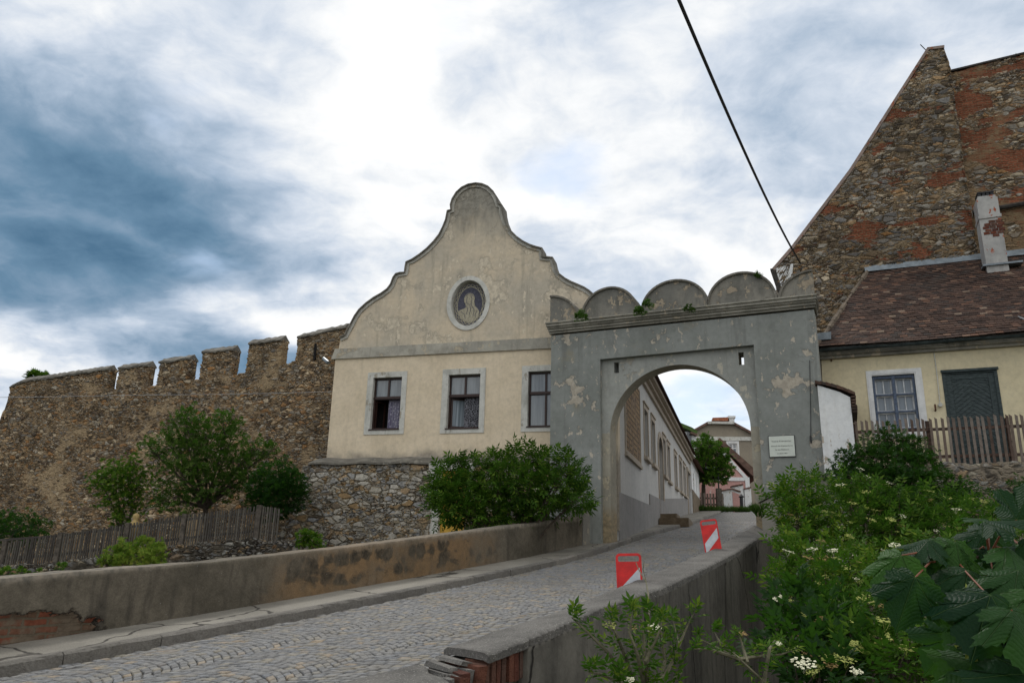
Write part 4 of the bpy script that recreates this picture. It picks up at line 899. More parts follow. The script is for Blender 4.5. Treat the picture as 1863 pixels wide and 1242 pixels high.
# ------------------------------------------------------------ rubble base under the house, with the yellow door
bw = thing('rubble_wall', 'grey rubble stone wall below the cream house, with a yellow cellar door', 'stone wall', FA); Y0 = -.5
bl = ax(550, 850, Y0); print('BASE', bl, ax(505, 1000, Y0), ax(786, 845, Y0), ax(1000, 835, Y0))
dl, dr_ = ax(803, 870, Y0)[0], ax(850, 870, Y0)[0]; dt = ax(812, 856, Y0)[1]
zbt = 2.80
lattice('masonry', bl[0]+.04, dl-.28, lambda x: zbt, lambda x: -1.2, .5, .03, 'base_stone', bw, None, y0=Y0, lean=.28, rough=.015)
lattice('masonry', dr_+.05, XR-.35, lambda x: zbt, lambda x: -1.2, .5, .05, 'base_stone', bw, None, y0=Y0, lean=.28, rough=.015)
lx = ax(505, 1000, Y0)[0]
lattice('sloping_foot', lx-.5, bl[0]+.05, [(lx-.5, -.3), (lx, .45), (lx+.35, 1.05), (bl[0]-.25, 1.62), (bl[0]+.05, 1.85)], lambda x: -1.2, .8, .03, 'base_stone', bw, None, y0=Y0-.12, lean=.3, rough=.05)
bm = B(); box(bm, dl-.30, dl, Y0-.10, .0, -1, dt+.0, .012); box(bm, dr_, dr_+.2, Y0-.08, 0, -1, dt, .012); box(bm, dl-.36, dr_+.25, Y0-.12, 0, dt, dt+.2, .012); obj('door_frame', bm, 'trim_render', bw, bev=.03)
bm = B(); box(bm, dl, dr_, Y0+.06, Y0+.1, -1, dt)
for k in range(5): x = dl+(dr_-dl)*(k+.5)/5; box(bm, x-.055, x+.055, Y0+.045, Y0+.06, -1, dt-.03)
obj('door', bm, 'yellow_door', bw)

# ------------------------------------------------------------ town wall
FT = Fr((-5.5, 27.0), rad(-16)); tx = lambda u, v, y=0: FT.px(u, v, y)
tw = thing('town_wall', 'long crenellated wall of brown rubble stone behind the garden trees', 'town wall', FT)
xe = tx(20, 700)[0]; TK = .36
btop = [(xe-6, -2.0), (xe-2.6, 1.0), tx(0, 768), tx(13, 738), (xe-.03, 6.1), (xe+4, 6.12)] + [tx(u, v) for u, v in ((212,709), (285,703), (362,691), (445,682), (535,658.6))] + [(-.7, 7.05), (1.6, 7.2)]
lattice('masonry', xe-6, 1.6, btop, lambda x: -2.5, .9, .055, 'town_stone', tw, rough=.05, lean=.35)
# merlons: front left edge, back right edge, and the two heights of the coping
for (u0, v0, u1, v1) in ((542,611,640,594), (453,622,526,616), (369,638,438,634), (291,656,360,650), (217,667,284,662), (21,694,214,669)):
    x0, za = tx(u0, v0); x0 += .05; x1, zb_ = tx(u1, v1, TK); x1 -= .05; zb_ = tx(u1, v1, TK/2)[1]; big = x1-x0 > 3; low = min(interp(x0, btop), interp(x1, btop))-.1
    tp = lambda x, a=x0, b=x1, p=za, q=zb_: p+(q-p)*(x-a)/(b-a) - (.16*max(0, 1-(x-a)/.8)**2 if big else 0)
    mo = lattice('merlon', x0, x1, lambda x: tp(x)-.10, lambda x: low, TK, .05, 'town_stone', tw, rough=.03, y0=.012)
    bm = B(); n = max(5, int((x1-x0)/.11)); rows = []
    for k in range(n+1):
        x = x0-.03+(x1-x0+.06)*k/n; h = tp(x); j = lambda s_=.02: random.uniform(-s_, s_)
        rows.append([bm.verts.new(p) for p in ((x, -.08+j(), h-.13+j()), (x, -.09+j(), h-.06+j()), (x, .08+j(), h+.06+j()), (x, TK/2+j(), h+.13+j()), (x, TK-.05+j(), h+.04+j()), (x, TK+.1, h-.06), (x, TK+.09, h-.12))])
    for k in range(n):
        for q in range(7): bm.faces.new((rows[k][q], rows[k+1][q], rows[k+1][(q+1) % 7], rows[k][(q+1) % 7]))
    bm.faces.new(rows[0]); bm.faces.new(rows[-1][::-1]); obj('coping', bm, 'cap_stone_flat', mo)
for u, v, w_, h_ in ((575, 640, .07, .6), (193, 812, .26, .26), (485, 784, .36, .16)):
    bm = B(); x, z = tx(u, v); box(bm, x-w_/2, x+w_/2, -.10, .3, z-h_/2, z+h_/2, .02); obj('hole_shade_block', bm, 'dark_room', tw)  # solid near-black blocks; shade of the openings is put into their colour
# ------------------------------------------------------------ foliage
def leaf_t(w=.34, droop=.10, fold=.06):
    return np.array([(0,0,0), (-w/2,.42,fold), (0,1,-droop), (w/2,.42,fold)], float), [(0,2,1), (0,3,2)]
def multi(parts):
    V = []; F = []
    for V0, F0 in parts: o = len(V); V += [tuple(v) for v in V0]; F += [tuple(i+o for i in f) for f in F0]
    return np.array(V), F
def placed(t, pos, ang, s, tilt=0):
    V0, F0 = t; c, n = math.cos(ang), math.sin(ang); V = V0*s; R_ = np.array([[c, -n, 0], [n, c, 0], [0, 0, 1]]); V = V @ R_.T
    return V + np.array(pos), F0
L0 = leaf_t()
ELDER = multi([placed(leaf_t(.36, .16), (0, .52, -.02), 0, .50)] + [placed(leaf_t(.34, .14), (0, y, 0), s_*rad(62), .44) for y in (.50, .28) for s_ in (1, -1)] + [placed(leaf_t(.3, .1), (0, .1, 0), s_*rad(70), .3) for s_ in (1, -1)])
SPRIG = multi([placed(leaf_t(.42, .1), (0, .45, 0), 0, .55)] + [placed(leaf_t(.42, .1), (0, y, 0), s_*rad(50), .5) for y, s_ in ((.1, 1), (.25, -1), (.42, 1), (.5, -1))])
SINGLE = leaf_t(.55, .12, .08)
FINE = multi([placed(leaf_t(.28, .1), (0, .05*k, 0), rad(a_), .7) for k, a_ in enumerate((-75, -40, -12, 18, 48, 80))])
BLADE = multi([placed(leaf_t(.09, .25, .02), (0, 0, 0), rad(a_), 1) for a_ in (-18, 0, 15)])
def frames(d, n):
    d = d/np.linalg.norm(d, axis=1, keepdims=True); x = np.cross(d, n); x /= np.linalg.norm(x, axis=1, keepdims=True)+1e-9; n2 = np.cross(x, d); return np.stack([x, d, n2], 2)
def scatter(name, P, d, n, s, tmpl, mat, parent=None, fr=None):
    V0, F0 = tmpl; R_ = frames(d, n); V = np.einsum('nij,kj->nki', R_, V0)*s[:, None, None] + P[:, None, :]
    k = len(V0); F = (np.array(F0)[None] + (np.arange(len(P))*k)[:, None, None]).reshape(-1, 3)
    me = bpy.data.meshes.new(name); me.vertices.add(len(P)*k); me.vertices.foreach_set('co', V.reshape(-1).astype(np.float32))
    nf = len(F); me.loops.add(nf*3); me.loops.foreach_set('vertex_index', F.reshape(-1).astype(np.int32)); me.polygons.add(nf)
    me.polygons.foreach_set('loop_start', np.arange(0, nf*3, 3, dtype=np.int32)); me.polygons.foreach_set('loop_total', np.full(nf, 3, np.int32)); me.update(calc_edges=True); me.validate()
    return link(name, me, mat, parent, fr)
DK = 2.6
def cloud(blobs, dens, up_=.35, hollow=.5, size=.2, jitter=.35, lump=.35):
    Ps, Ds, Ns, Ss = [], [], [], []
    for c, r in blobs:
        c = np.array(c); k = int(dens*DK*r*r*12)+10; u_ = rng.normal(size=(k, 3)); u_ /= np.linalg.norm(u_, axis=1, keepdims=True)
        ph = rng.uniform(0, 6, 6); lum = 1 + lump*np.sin(u_[:,0]*4.1+ph[0])*np.sin(u_[:,1]*4.7+ph[1]) + lump*.7*np.sin(u_[:,2]*7+ph[2])*np.sin(u_[:,0]*8+ph[3])
        rad_ = r*1.12*lum*np.where(rng.uniform(0, 1, k) < .25, rng.uniform(.2, 1, k), hollow+(1-hollow)*rng.uniform(0, 1, k)**.6); P = c+u_*rad_[:, None]*np.array([1, 1, .85])
        d = u_*.9 + rng.normal(size=(k, 3))*jitter + np.array([0, 0, up_]); n = np.array([0, 0, 1.0]) + u_*.5 + rng.normal(size=(k, 3))*.35
        Ps.append(P); Ds.append(d); Ns.append(n); Ss.append(size*rng.uniform(.65, 1.2, k))
    return np.concatenate(Ps), np.concatenate(Ds), np.concatenate(Ns), np.concatenate(Ss)
def umbel(bm, p, r, n=40, mi=0, tilt=None):
    p = Vector(p); T = tilt or Vector((random.uniform(-.3, .3), -.35+random.uniform(-.2, .2), 1)).normalized(); q = T.to_track_quat('Z', 'Y')
    for k in range(n):
        a = random.uniform(0, 6.283); rr_ = r*math.sqrt(random.random()); c = p + q @ Vector((rr_*math.cos(a), rr_*math.sin(a), .05*r+random.uniform(-.08, .12)*r)); s_ = r*random.uniform(.10, .2)
        b = random.uniform(0, 1.5); vs_ = [bm.verts.new(c + q @ Vector((s_*math.cos(b+t*1.5708), s_*math.sin(b+t*1.5708), random.uniform(-.3, .3)*s_))) for t in range(4)]
        bm.faces.new(vs_).material_index = mi
    b0 = p - T*r*.9
    for k in range(5):
        a = k*1.2566; e = p+q @ Vector((r*.6*math.cos(a), r*.6*math.sin(a), 0)); x = (q @ Vector((math.sin(a), -math.cos(a), 0)))*.02*r
        bm.faces.new([bm.verts.new(b0-x), bm.verts.new(b0+x), bm.verts.new(e+x), bm.verts.new(e-x)]).material_index = mi
def at(u, v, Y): r = ray(u, v); return r*(Y/r.y)
def plant(name, label, cat, base, blobs, tmpl, size, dens, mat, group=None, flowers=(), stems=True, sr=.03, up_=.35, hollow=.5, part='foliage', trunk=None, jitter=.35, lump=.35, bark='bark', sd_=0):
    """base (u, v, Y) or Vector; blobs (u, v, r_px, Y)."""
    b = at(*base) if not isinstance(base, Vector) else base; fr = Fr((b.x, b.y), 0, b.z); root = thing(name, label, cat, fr, group)
    if group == 'bushes filling the ditch right of the road': blobs = [(u+(24 if u < 1460 and v > 940 else 0), v, r, Y) for u, v, r, Y in blobs]
    bl = [(at(u, v, Y)-b, r*Y/FPX) for u, v, r, Y in blobs]
    if group == 'bushes filling the ditch right of the road': lump = .6; dens = dens*.8
    P, d, n, s_ = cloud([(tuple(c), r) for c, r in bl], dens, up_, hollow, size, jitter, lump)
    scatter(part, P, d, n, s_, tmpl, mat, root)
    if stems:
        bm = B(); t0 = Vector((0, 0, -.15)); top = None
        if trunk:
            top = at(*trunk)-b; tube(bm, [t0, t0.lerp(top, .5)+Vector((.04, 0, 0)), top], [sr*2.2, sr*1.7, sr*1.4], 8)
        for c, r in bl:
            s0 = (top or t0) if top else t0 + Vector((random.uniform(-.15, .15), random.uniform(-.1, .1), 0)); m1 = s0.lerp(c, .5)+Vector((random.uniform(-.12, .12), random.uniform(-.1, .1), .08+random.uniform(0, .1)*c.length*.5))
            tube(bm, [s0, m1, c], [sr, sr*.7, sr*.35], 5)
            for k in range(5):
                u_ = Vector((random.gauss(0, 1), random.gauss(0, 1), abs(random.gauss(0, 1)))).normalized(); tube(bm, [m1.lerp(c, random.uniform(.3, 1)), c+u_*r*.85], [sr*.35, sr*.12], 4)
        obj('trunk' if trunk else 'stems', bm, bark, root)
    if group == 'bushes filling the ditch right of the road':
        flowers = list(flowers)
        for k in range(16):
            u_, v_, r_, Y_ = random.choice(blobs); a_ = random.uniform(0, 6.28); q_ = random.random()**.5*.85
            flowers.append((u_+r_*q_*math.cos(a_), v_+r_*q_*math.sin(a_)*.8-r_*.2, Y_-r_*Y_/FPX*random.uniform(.75, 1.0), random.uniform(55, 95)/Y_, random.choice(['flower_green', 'flower_green', 'flower_green', 'flower_brown'])))
    for k, (u, v, Y, r, mt) in enumerate(flowers):
        bm = B(); umbel(bm, at(u, v, Y)-b, r*Y/FPX, 46 if r > 8 else 26); obj('flower_head', bm, mt, root)
    return root
TG = 'trees and bushes in the garden under the town wall'
plant('garden_tree', 'tall spreading dark green tree in the garden, its crown against the town wall', 'tree', (372, 985, 24.5),
  [(345,760,18,24.5), (335,785,26,24.5), (375,790,30,24.5), (412,770,20,24.3), (420,800,26,24.3), (310,812,30,24.6), (275,820,18,24.6), (350,830,40,24.3), (400,835,38,24.2), (440,840,28,24), (470,815,18,24), (490,822,12,24), (455,865,24,23.9), (330,868,36,24), (380,875,34,23.9), (420,885,22,23.9), (315,905,22,23.7), (290,915,14,23.6), (340,920,16,23.6)], SPRIG, .20, 26, 'tree_leaf', TG, trunk=(374, 925, 24.4), sr=.05, lump=.5)
plant('garden_bush', 'light green loose bush left of the tall garden tree', 'bush', (225, 985, 24.8),
  [(235,848,18,24.8), (205,862,24,24.8), (180,872,16,24.8), (228,880,34,24.7), (195,898,26,24.7), (250,872,22,24.7), (245,905,26,24.6), (222,925,24,24.5), (215,950,16,24.4)], FINE, .16, 24, 'elder_bright', TG, lump=.55)
plant('garden_bush', 'dense dark green rounded bush between the tall garden tree and the rubble wall', 'bush', (505, 960, 23.2),
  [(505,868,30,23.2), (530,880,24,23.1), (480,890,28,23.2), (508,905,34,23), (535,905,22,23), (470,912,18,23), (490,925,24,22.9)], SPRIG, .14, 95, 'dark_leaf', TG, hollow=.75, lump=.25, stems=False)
plant('garden_bush', 'dark bush at the left edge of the photo in front of the town wall', 'bush', (40, 1010, 25),
  [(5,955,26,25), (40,958,24,25), (70,962,18,25), (20,975,24,24.6), (60,980,18,24.6), (-25,965,30,25)], SPRIG, .16, 40, 'dark_leaf', TG)
plant('lime_green_shrub', 'low flat yellow-green shrub behind the left parapet in front of the picket fence', 'shrub', (245, 1062, 16),
  [(225,1000,16,16), (260,994,16,16), (285,996,12,16), (205,1012,14,15.8), (245,1012,20,15.8), (285,1012,15,15.8), (190,1022,10,15.6), (265,1024,18,15.6), (220,1028,16,15.5)], FINE, .13, 60, 'lime_leaf', 'small plants behind the left parapet', flowers=[(190,1011,15.7,4,'flower_white')], up_=.9)
plant('small_shrub', 'small feathery green shrub against the foot of the rubble wall', 'shrub', (562, 1010, 19.5),
  [(555,975,12,19.5), (572,982,13,19.5), (548,985,9,19.4), (575,992,12,19.3)], FINE, .13, 70, 'elder_bright', 'small plants behind the left parapet')
plant('low_weeds', 'low weeds at the far left behind the parapet', 'weeds', (30, 1075, 17), [(10,1045,10,17), (40,1042,8,17), (110,1032,7,17.4), (-10,1045,12,17), (70,1042,6,17)], FINE, .12, 60, 'elder_bright', 'small plants behind the left parapet')
plant('elder_bush', 'big dark green elder bush leaning over the end of the left parapet before the gate', 'bush', (945, 1010, 19),
  [(812,882,24,18.7), (800,905,22,18.7), (830,905,32,18.5), (815,930,26,18.4), (850,942,24,18.3), (890,946,24,18.5), (935,936,28,18.9), (985,926,26,19.7), (832,838,12,19), (822,862,22,19), (860,855,22,19), (905,842,24,19), (950,832,24,19), (990,836,24,19), (1030,845,22,19), (1052,865,16,19), (845,895,36,18.9), (900,885,42,18.8), (960,880,46,18.7), (1015,880,38,18.7), (1050,905,26,18.7), (800,910,16,18.9), (840,932,30,18.5), (895,922,34,18.8), (950,908,34,19.2), (1005,902,32,19.8), (1048,912,22,20.4)], ELDER, .30, 22, 'elder_leaf', flowers=[(974,889,18.0,6,'flower_white'), (870,852,18.6,6,'flower_brown'), (1000,835,18.5,6,'flower_green')], sr=.035)
plant('wall_grass', 'green tuft growing on top of the far left end of the town wall', 'weeds', (65, 690, 41), [(60,684,9,41), (78,686,7,41)], FINE, .3, 60, 'elder_bright', stems=False)
# small growth on the gate
for (u, v, r, lab) in ((1057, 573, 8, 'green weed tuft left of the first full round merlon on the gate'), (1163, 564, 7, 'green weeds between the second and third merlons of the gate'), (1178, 551, 6, 'weeds climbing the left side of the middle merlon'), (1253, 560, 6, 'weeds on the gate cornice in front of the middle merlon'), (1376, 503, 6, 'thin grass on top of the merlon right of the middle')):
    Y = 20.6-(u-1057)*.004; plant('wall_weeds', lab, 'weeds', (u, v+6, Y-.2), [(u, v, r, Y-.2), (u-5, v+4, r*.7, Y-.2), (u+6, v+5, r*.7, Y-.25)] if u != 1376 else [(u, v, 3, Y), (u+3, v+2, 3, Y)], FINE if u != 1376 else BLADE, .09 if u != 1376 else .15, 130 if u != 1376 else 30, 'grass_leaf' if u != 1253 else 'tree_leaf', 'weeds rooted on the gate', stems=False, up_=.6 if u != 1376 else 2.5)

# ------------------------------------------------------------ picket fence and low wall in the garden
FF = Fr((-5.8, 21.5), 0); ff = thing('picket_fence', 'grey weathered picket fence in the garden below the town wall', 'fence', FF)
fx = lambda u, v: FF.px(u, v)
ftop = [(-9.5, .05), fx(15,985), fx(110,970), fx(230,953), fx(330,937), fx(470,920), fx(530,925)]; fbot = [(-9.5, -.62), fx(12,1035), fx(110,1028), (fx(230,1012)), fx(330,998), fx(465,985), fx(505,990)]
posts = [fx(u, 960)[0] for u in (15, 112, 232, 333, 468)]; edges = [-9.4] + posts + [-.25]
for i in range(len(edges)-1):
    bm = B(); x = edges[i]+.05
    while x < edges[i+1]-.03:
        zt_, zb_ = interp(x, ftop), interp(x, fbot); j = random.uniform(-.012, .012); w_ = random.uniform(.030, .042); t = random.uniform(-.02, .02)
        v = box(bm, x-w_/2, x+w_/2, -.012, .012, zb_+.04, zt_+j+random.uniform(-.03, .015), .002)
        for q in v: q.co.x += t*(q.co.z-zb_)
        x += .062+random.uniform(-.005, .007)
    for h in (.25, .74):
        a_, b_ = edges[i], edges[i+1]; p = [(a_, interp(a_, fbot)+h), (b_, interp(b_, fbot)+h)]; bm2 = [bm.verts.new((x_, y_, z_+dz)) for x_, z_ in p for y_ in (.013, .045) for dz in (0, .06)]
        for f in ((0,1,3,2), (4,6,7,5), (0,4,5,1), (2,3,7,6), (0,2,6,4), (1,5,7,3)): bm.faces.new([bm2[k] for k in f])
    obj('picket_panel', bm, 'picket_grey', ff)
for x in posts:
    bm = B(); box(bm, x-.06, x+.06, -.05, .07, interp(x, fbot)-.35, interp(x, ftop)+.03, .006); obj('post', bm, 'old_wood', ff, bev=.01)
o = lattice('dry_stone_wall', -9.5, .3, lambda x: interp(x, fbot)+.03, lambda x: -2.0, .4, .035, 'dry_stone', None, FF, y0=-.22, lean=.15, rough=.05); tag(o, 'low dry stone wall under the grey picket fence', 'dry stone wall')
b = at(240, 990, 21.9); fr = Fr((b.x, b.y), 0, b.z); root = thing('garden_ornament', 'small ochre stone ornament with a round head rising behind the picket fence', 'ornament', fr)
bm = B()
def lathe(bm, prof, seg=12, M=None):
    R_ = [[bm.verts.new((r_*math.cos(k*2*math.pi/seg), r_*math.sin(k*2*math.pi/seg), z)) for k in range(seg)] for r_, z in prof]
    for i in range(len(R_)-1):
        for k in range(seg): bm.faces.new((R_[i][k], R_[i][(k+1) % seg], R_[i+1][(k+1) % seg], R_[i+1][k]))
    bm.faces.new(R_[0][::-1]); bm.faces.new(R_[-1])
lathe(bm, [(.10, -.4), (.09, .2), (.13, .30), (.15, .45), (.12, .58), (.06, .64), (.08, .68), (.09, .74), (.07, .80), (.02, .83)]); obj('body', bm, 'ochre_stone', root, smooth=True)

# ------------------------------------------------------------ right: low house, ruin, terrace
FH = Fr((2.613, 22.211), rad(-23)); hx = lambda u, v, y=0: FH.px(u, v, y)
lh = thing('low_house', 'low yellow house with brown tiled roof right of the gate', 'house', FH)
ez = 5.60; XA = gx(1487, 640)[0]-.1; XA = hx(1487, 640)[0]-.15; XB = 14.5
wi = [hx(1574,676), hx(1677,669), hx(1583,790)]; wo = (hx(1576,725)[0], hx(1681,720)[0], hx(1583,793)[1]-.0, hx(1574,676)[1])
Z6 = lambda x, y: (1360+x/2.483, 480+y/2.483)
ix0, ix1 = hx(*Z6(572, 620))[0], hx(*Z6(768, 620))[0]; iz1 = hx(*Z6(665, 500))[1]; iz0 = hx(*Z6(665, 740))[1]-.08
ox0, ox1 = hx(*Z6(547, 620))[0], hx(*Z6(802, 620))[0]; oz1 = hx(*Z6(660, 477))[1]; oz0 = iz0-.18
dx0, dx1 = hx(*Z6(895, 640))[0], hx(*Z6(1150, 640))[0]; dz1 = hx(*Z6(1000, 480))[1]; dz0 = hx(*Z6(1050, 908))[1]
print('LH', XA, ix0, ix1, iz0, iz1, 'door', dx0, dx1, dz0, dz1)
bm = B(); plate(bm, [[(XA, 1.2), (XB, 1.2), (XB, ez-.02), (XA, ez-.02)], rect(ix0, ix1, iz0, iz1), rect(dx0, dx1, dz0, dz1)], 0, .4); obj('wall', bm, 'house_render', lh)
bm = B(); box(bm, XA, XB, -.10, -.001, ez-.20, ez-.04); box(bm, XA, XB, -.16, -.101, ez-.12, ez-.03); obj('eaves_board', bm, 'cornice_render', lh)
bm = B(); plate(bm, [rect(ox0, ox1, oz0, oz1), rect(ix0, ix1, iz0, iz1)], -.03, 0); plate(bm, [rect(ox0+.04, ox1-.04, oz0+.04, oz1-.04), rect(ix0-.03, ix1+.03, iz0-.03, iz1+.03)], -.042, -.0305)
wn = obj('window', bm, 'white_paint', lh)
bm = B(); f = .06; xm = (ix0+ix1)/2; hh = (iz1-iz0)
loops = [rect(ix0, ix1, iz0, iz1)]; ps = []
for a_, b_ in ((ix0+f, xm-.04), (xm+.04, ix1-f)):
    for k in range(3): z0_ = iz0+f+(hh-2*f)*k/3+.02; z1_ = iz0+f+(hh-2*f)*(k+1)/3-.02; loops.append(rect(a_, b_, z0_, z1_)); ps.append((a_, b_, z0_, z1_))
plate(bm, loops, .04, .10); box(bm, xm-.035, xm+.035, .02, .0395, iz0, iz1); obj('frame', bm, 'blue_frame', wn, bev=.008)
bm = B()
for a_, b_, c_, d_2 in ps: plate(bm, [rect(a_-.01, b_+.01, c_-.01, d_2+.01), rect(a_+.035, (a_+b_)/2-.012, c_+.03, d_2-.03), rect((a_+b_)/2+.012, b_-.035, c_+.03, d_2-.03)], .14, .17)
obj('inner_sashes', bm, 'white_wood', wn)
bm = B(); box(bm, ix0+.02, ix1-.02, .18, .19, iz0+.02, iz1-.02); obj('pane', bm, 'glass_pale', wn)
bm = B(); f = .07; plate(bm, [rect(dx0, dx1, dz0, dz1), rect(dx0+f, dx1-f, dz0+.02, dz1-f)], -.02, .10); box(bm, dx0-.02, dx1+.03, -.07, -.021, dz1-.03, dz1+.03)
dr = obj('door', bm, 'green_wood', lh, bev=.006)
bm = B(); x0, x1, z0_, z1_ = dx0+f, dx1-f, dz0+.02, dz1-f; xm = (x0+x1)/2; sw_ = .13
box(bm, x0, x0+sw_, .01, .05, z0_, z1_); box(bm, x1-sw_, x1, .01, .05, z0_, z1_); box(bm, x0+sw_+.002, x1-sw_-.002, .01, .05, z1_-.14, z1_-.002); box(bm, x0+.01, x1-.01, .055, .08, z0_, z1_)
for sgn in (1, -1):      # chevron boards
    for k in range(-5, 30):
        w_ = .088; za = z0_+k*w_*1.28; xa = xm if sgn > 0 else xm; xe_ = x1-sw_-.004 if sgn > 0 else x0+sw_+.004; L = abs(xe_-xm)
        pts = [(xm, za+L*.82), (xe_, za), (xe_, za+w_*1.17), (xm, za+L*.82+w_*1.17)]
        pts = [(x_, max(z0_+.01, min(z1_-.146, z_))) for x_, z_ in pts]
        if max(p[1] for p in pts)-min(p[1] for p in pts) > .03 and pts[3][1]-pts[0][1]+pts[2][1]-pts[1][1] > .01:
            try: prism(bm, pts if sgn > 0 else pts[::-1], .018+random.uniform(0, .006), .054)
            except ValueError: pass
obj('door_leaf', bm, 'green_wood', dr)
bm = B(); c0, c1 = hx(1699, 640), hx(1710, 735); tube(bm, [(c0[0], -.02, c0[1]), ((c0[0]+c1[0])/2+.01, -.02, (c0[1]+c1[1])/2), (c1[0], -.03, c1[1])], .012); tube(bm, [(c1[0], -.01, c1[1]-.02), (c1[0], -.10, c1[1]-.03)], .05, 10); obj('wall_lamp', bm, 'trim_render', lh)
bm = B(); c = hx(1701, 742); tube(bm, [(c[0], -.0, c[1]-.07), (c[0], -.08, c[1]-.05), (c[0], -.09, c[1]+.08)], .02, 6); obj('iron_hook', bm, 'rusty_iron', lh); bm = B(); c = hx(1512, 651); tube(bm, [(c[0], -.01, c[1]+.12), (c[0], -.05, c[1]-.1)], .02, 6); obj('iron_hook', bm, 'rusty_iron', lh)
# tiled roof: sloping plane from eaves to the foot of the ruin
YR = 4.2; yE = -.32
u0 = hx(1487, 634, yE); rz0 = u0[1]+.02; tl = hx(1580, 498, YR); tr = hx(1863, 457, YR); rz1 = (tl[1]+tr[1])/2; print('ROOF', rz0, tl, tr)
def roofp(x, t): return Vector((x, yE+(YR-yE)*t, rz0+(rz1-rz0)*t))
sl_len = (roofp(0, 1)-roofp(0, 0)).length; nrow = int(sl_len/.135); V = []; F = []
nrm = Vector((0, -(rz1-rz0), YR-yE)).normalized(); slope = (roofp(0, 1)-roofp(0, 0)).normalized()
XL0 = XA+.12; XL1 = tl[0]
for r_ in range(nrow+1):
    t = r_/nrow; xs_ = XL0+(XL1-XL0)*t; x = xs_ - (.09 if r_ % 2 else 0)+random.uniform(-.01, .01); sag = .03*math.sin(r_*.35)
    while x < XB+.3:
        w_ = .17+random.uniform(-.004, .006); x0_, x1_ = max(x, xs_), x+w_; x += w_+.006
        if x1_-x0_ < .05: continue
        p = roofp(0, t); off = random.uniform(-.004, .008); l_ = .30; sh = random.uniform(-.008, .008); wob = .02*math.sin(x0_*1.3+r_*.2); o = len(V)
        for (s_, h_) in ((-.015+sh, .034+off+wob), (l_, .004+wob)):
            for xx in (x0_, x1_):
                for th_ in (0, -.014): q = p + slope*s_ + nrm*(h_+th_+random.uniform(-.002, .002)); V.append((xx, q.y, q.z))
        for f_ in ((0,1,3,2), (4,6,7,5), (0,4,5,1), (2,3,7,6), (0,2,6,4), (1,5,7,3)): F.append(tuple(o+k for k in f_))
me = bpy.data.meshes.new('roof'); me.from_pydata(V, [], F); bm = B(); bm.from_mesh(me); bmesh.ops.recalc_face_normals(bm, faces=bm.faces); bm.to_mesh(me); bm.free()
roof = link('roof', me, 'roof_tile', lh)
bm = B(); q = [roofp(XL0, 0), roofp(XB+.3, 0), roofp(XB+.3, 1), roofp(XL1, 1)]; vs = [bm.verts.new(p-nrm*.03) for p in q]; bm.faces.new(vs); bm.faces.new([bm.verts.new(p-nrm*.03) for p in (q[0], q[3], Vector((XL1, YR, 2)), Vector((XL0, yE+.3, 2)))]); obj('roof_boards', bm, 'old_wood', roof)
bm = B()
for k in range(14): # mortar verge up the slanting edge
    a_, b_ = roofp(XL0+(XL1-XL0)*k/14, k/14), roofp(XL0+(XL1-XL0)*(k+1)/14, (k+1)/14); tube(bm, [a_+nrm*.02, b_+nrm*.02], [.065+random.uniform(-.02, .02)]*2, 6)
obj('verge', bm, 'verge_mortar', roof)
bm = B(); a_, b_ = roofp(XL1-.1, 1), roofp(XB+.3, 1)
vs = [bm.verts.new(p) for p in (a_-slope*.20+nrm*.06, b_-slope*.20+nrm*.06, b_+Vector((0, -.03, .16)), a_+Vector((0, -.03, .16)))]; bm.faces.new(vs); obj('flashing', bm, 'zinc', roof)
bm = B(); p = roofp(0, 0)+Vector((0, -.06, -.06)); n = 24
for s_ in range(7):
    pass
rings = []
for k in range(n+1):
    x = XL0-.02+(XB+.3-XL0)*k/n; rings.append([bm.verts.new((x, p.y+.075*math.cos(t), p.z+.075*math.sin(t)+.01*math.sin(k*.9))) for t in np.linspace(math.pi, 2*math.pi, 8)])
for k in range(n):
    for q in range(7): bm.faces.new((rings[k][q], rings[k+1][q], rings[k+1][q+1], rings[k][q+1]))
bmesh.ops.solidify(bm, geom=bm.faces, thickness=.006); obj('gutter', bm, 'gutter_metal', roof, smooth=True)
c = hx(1498, 612, 0.1); p = roofp(c[0], .09); bm = B(); box(bm, c[0]-.17, c[0]+.19, p.y-.2, p.y+.15, p.z-.05, p.z+.14, .01); obj('roof_vent', bm, 'zinc', roof, bev=.02)
# chimney
yc = 3.3; cb = hx(1808, 482, yc-.25); ct = hx(1794, 352, yc-.25); cl_, cr_2 = hx(1785, 420, yc-.25)[0], hx(1825, 420, yc-.25)[0]; print('CHIM', cb, ct, cl_, cr_2)
bm = B(); xc = (cl_+cr_2)/2; hw = (cr_2-cl_)/2; zt_ = ct[1]; tp = (zt_-cb[1])
for (za, zb_, k) in ((cb[1]-.5, zt_-tp*.33, 1.0), (zt_-tp*.33, zt_-tp*.06, 1.0)): box(bm, xc-hw*k, xc+hw*k, yc-.25, yc+.35, za, zb_-.002, .005)
box(bm, xc-hw*1.08, xc+hw*1.08, yc-.28, yc+.38, zt_-tp*.35, zt_-tp*.31, .003); box(bm, xc-hw*.85, xc+hw*.85, yc-.2, yc+.3, zt_-tp*.06, zt_-tp*.02, .004)
ch = obj('chimney', bm, 'chimney_render', roof, bev=.012)
bm = B()
for sx_ in (-.6, -.2, .2, .6): box(bm, xc+sx_*hw-.04, xc+sx_*hw+.04, yc-.16, yc+.25, zt_-tp*.02+.002, zt_+.06, .003)
box(bm, xc-hw*.8, xc+hw*.8, yc-.18, yc+.28, zt_+.062, zt_+.10, .004); obj('chimney_cap', bm, 'iron', ch)
bm = B()   # bare brick where render fell
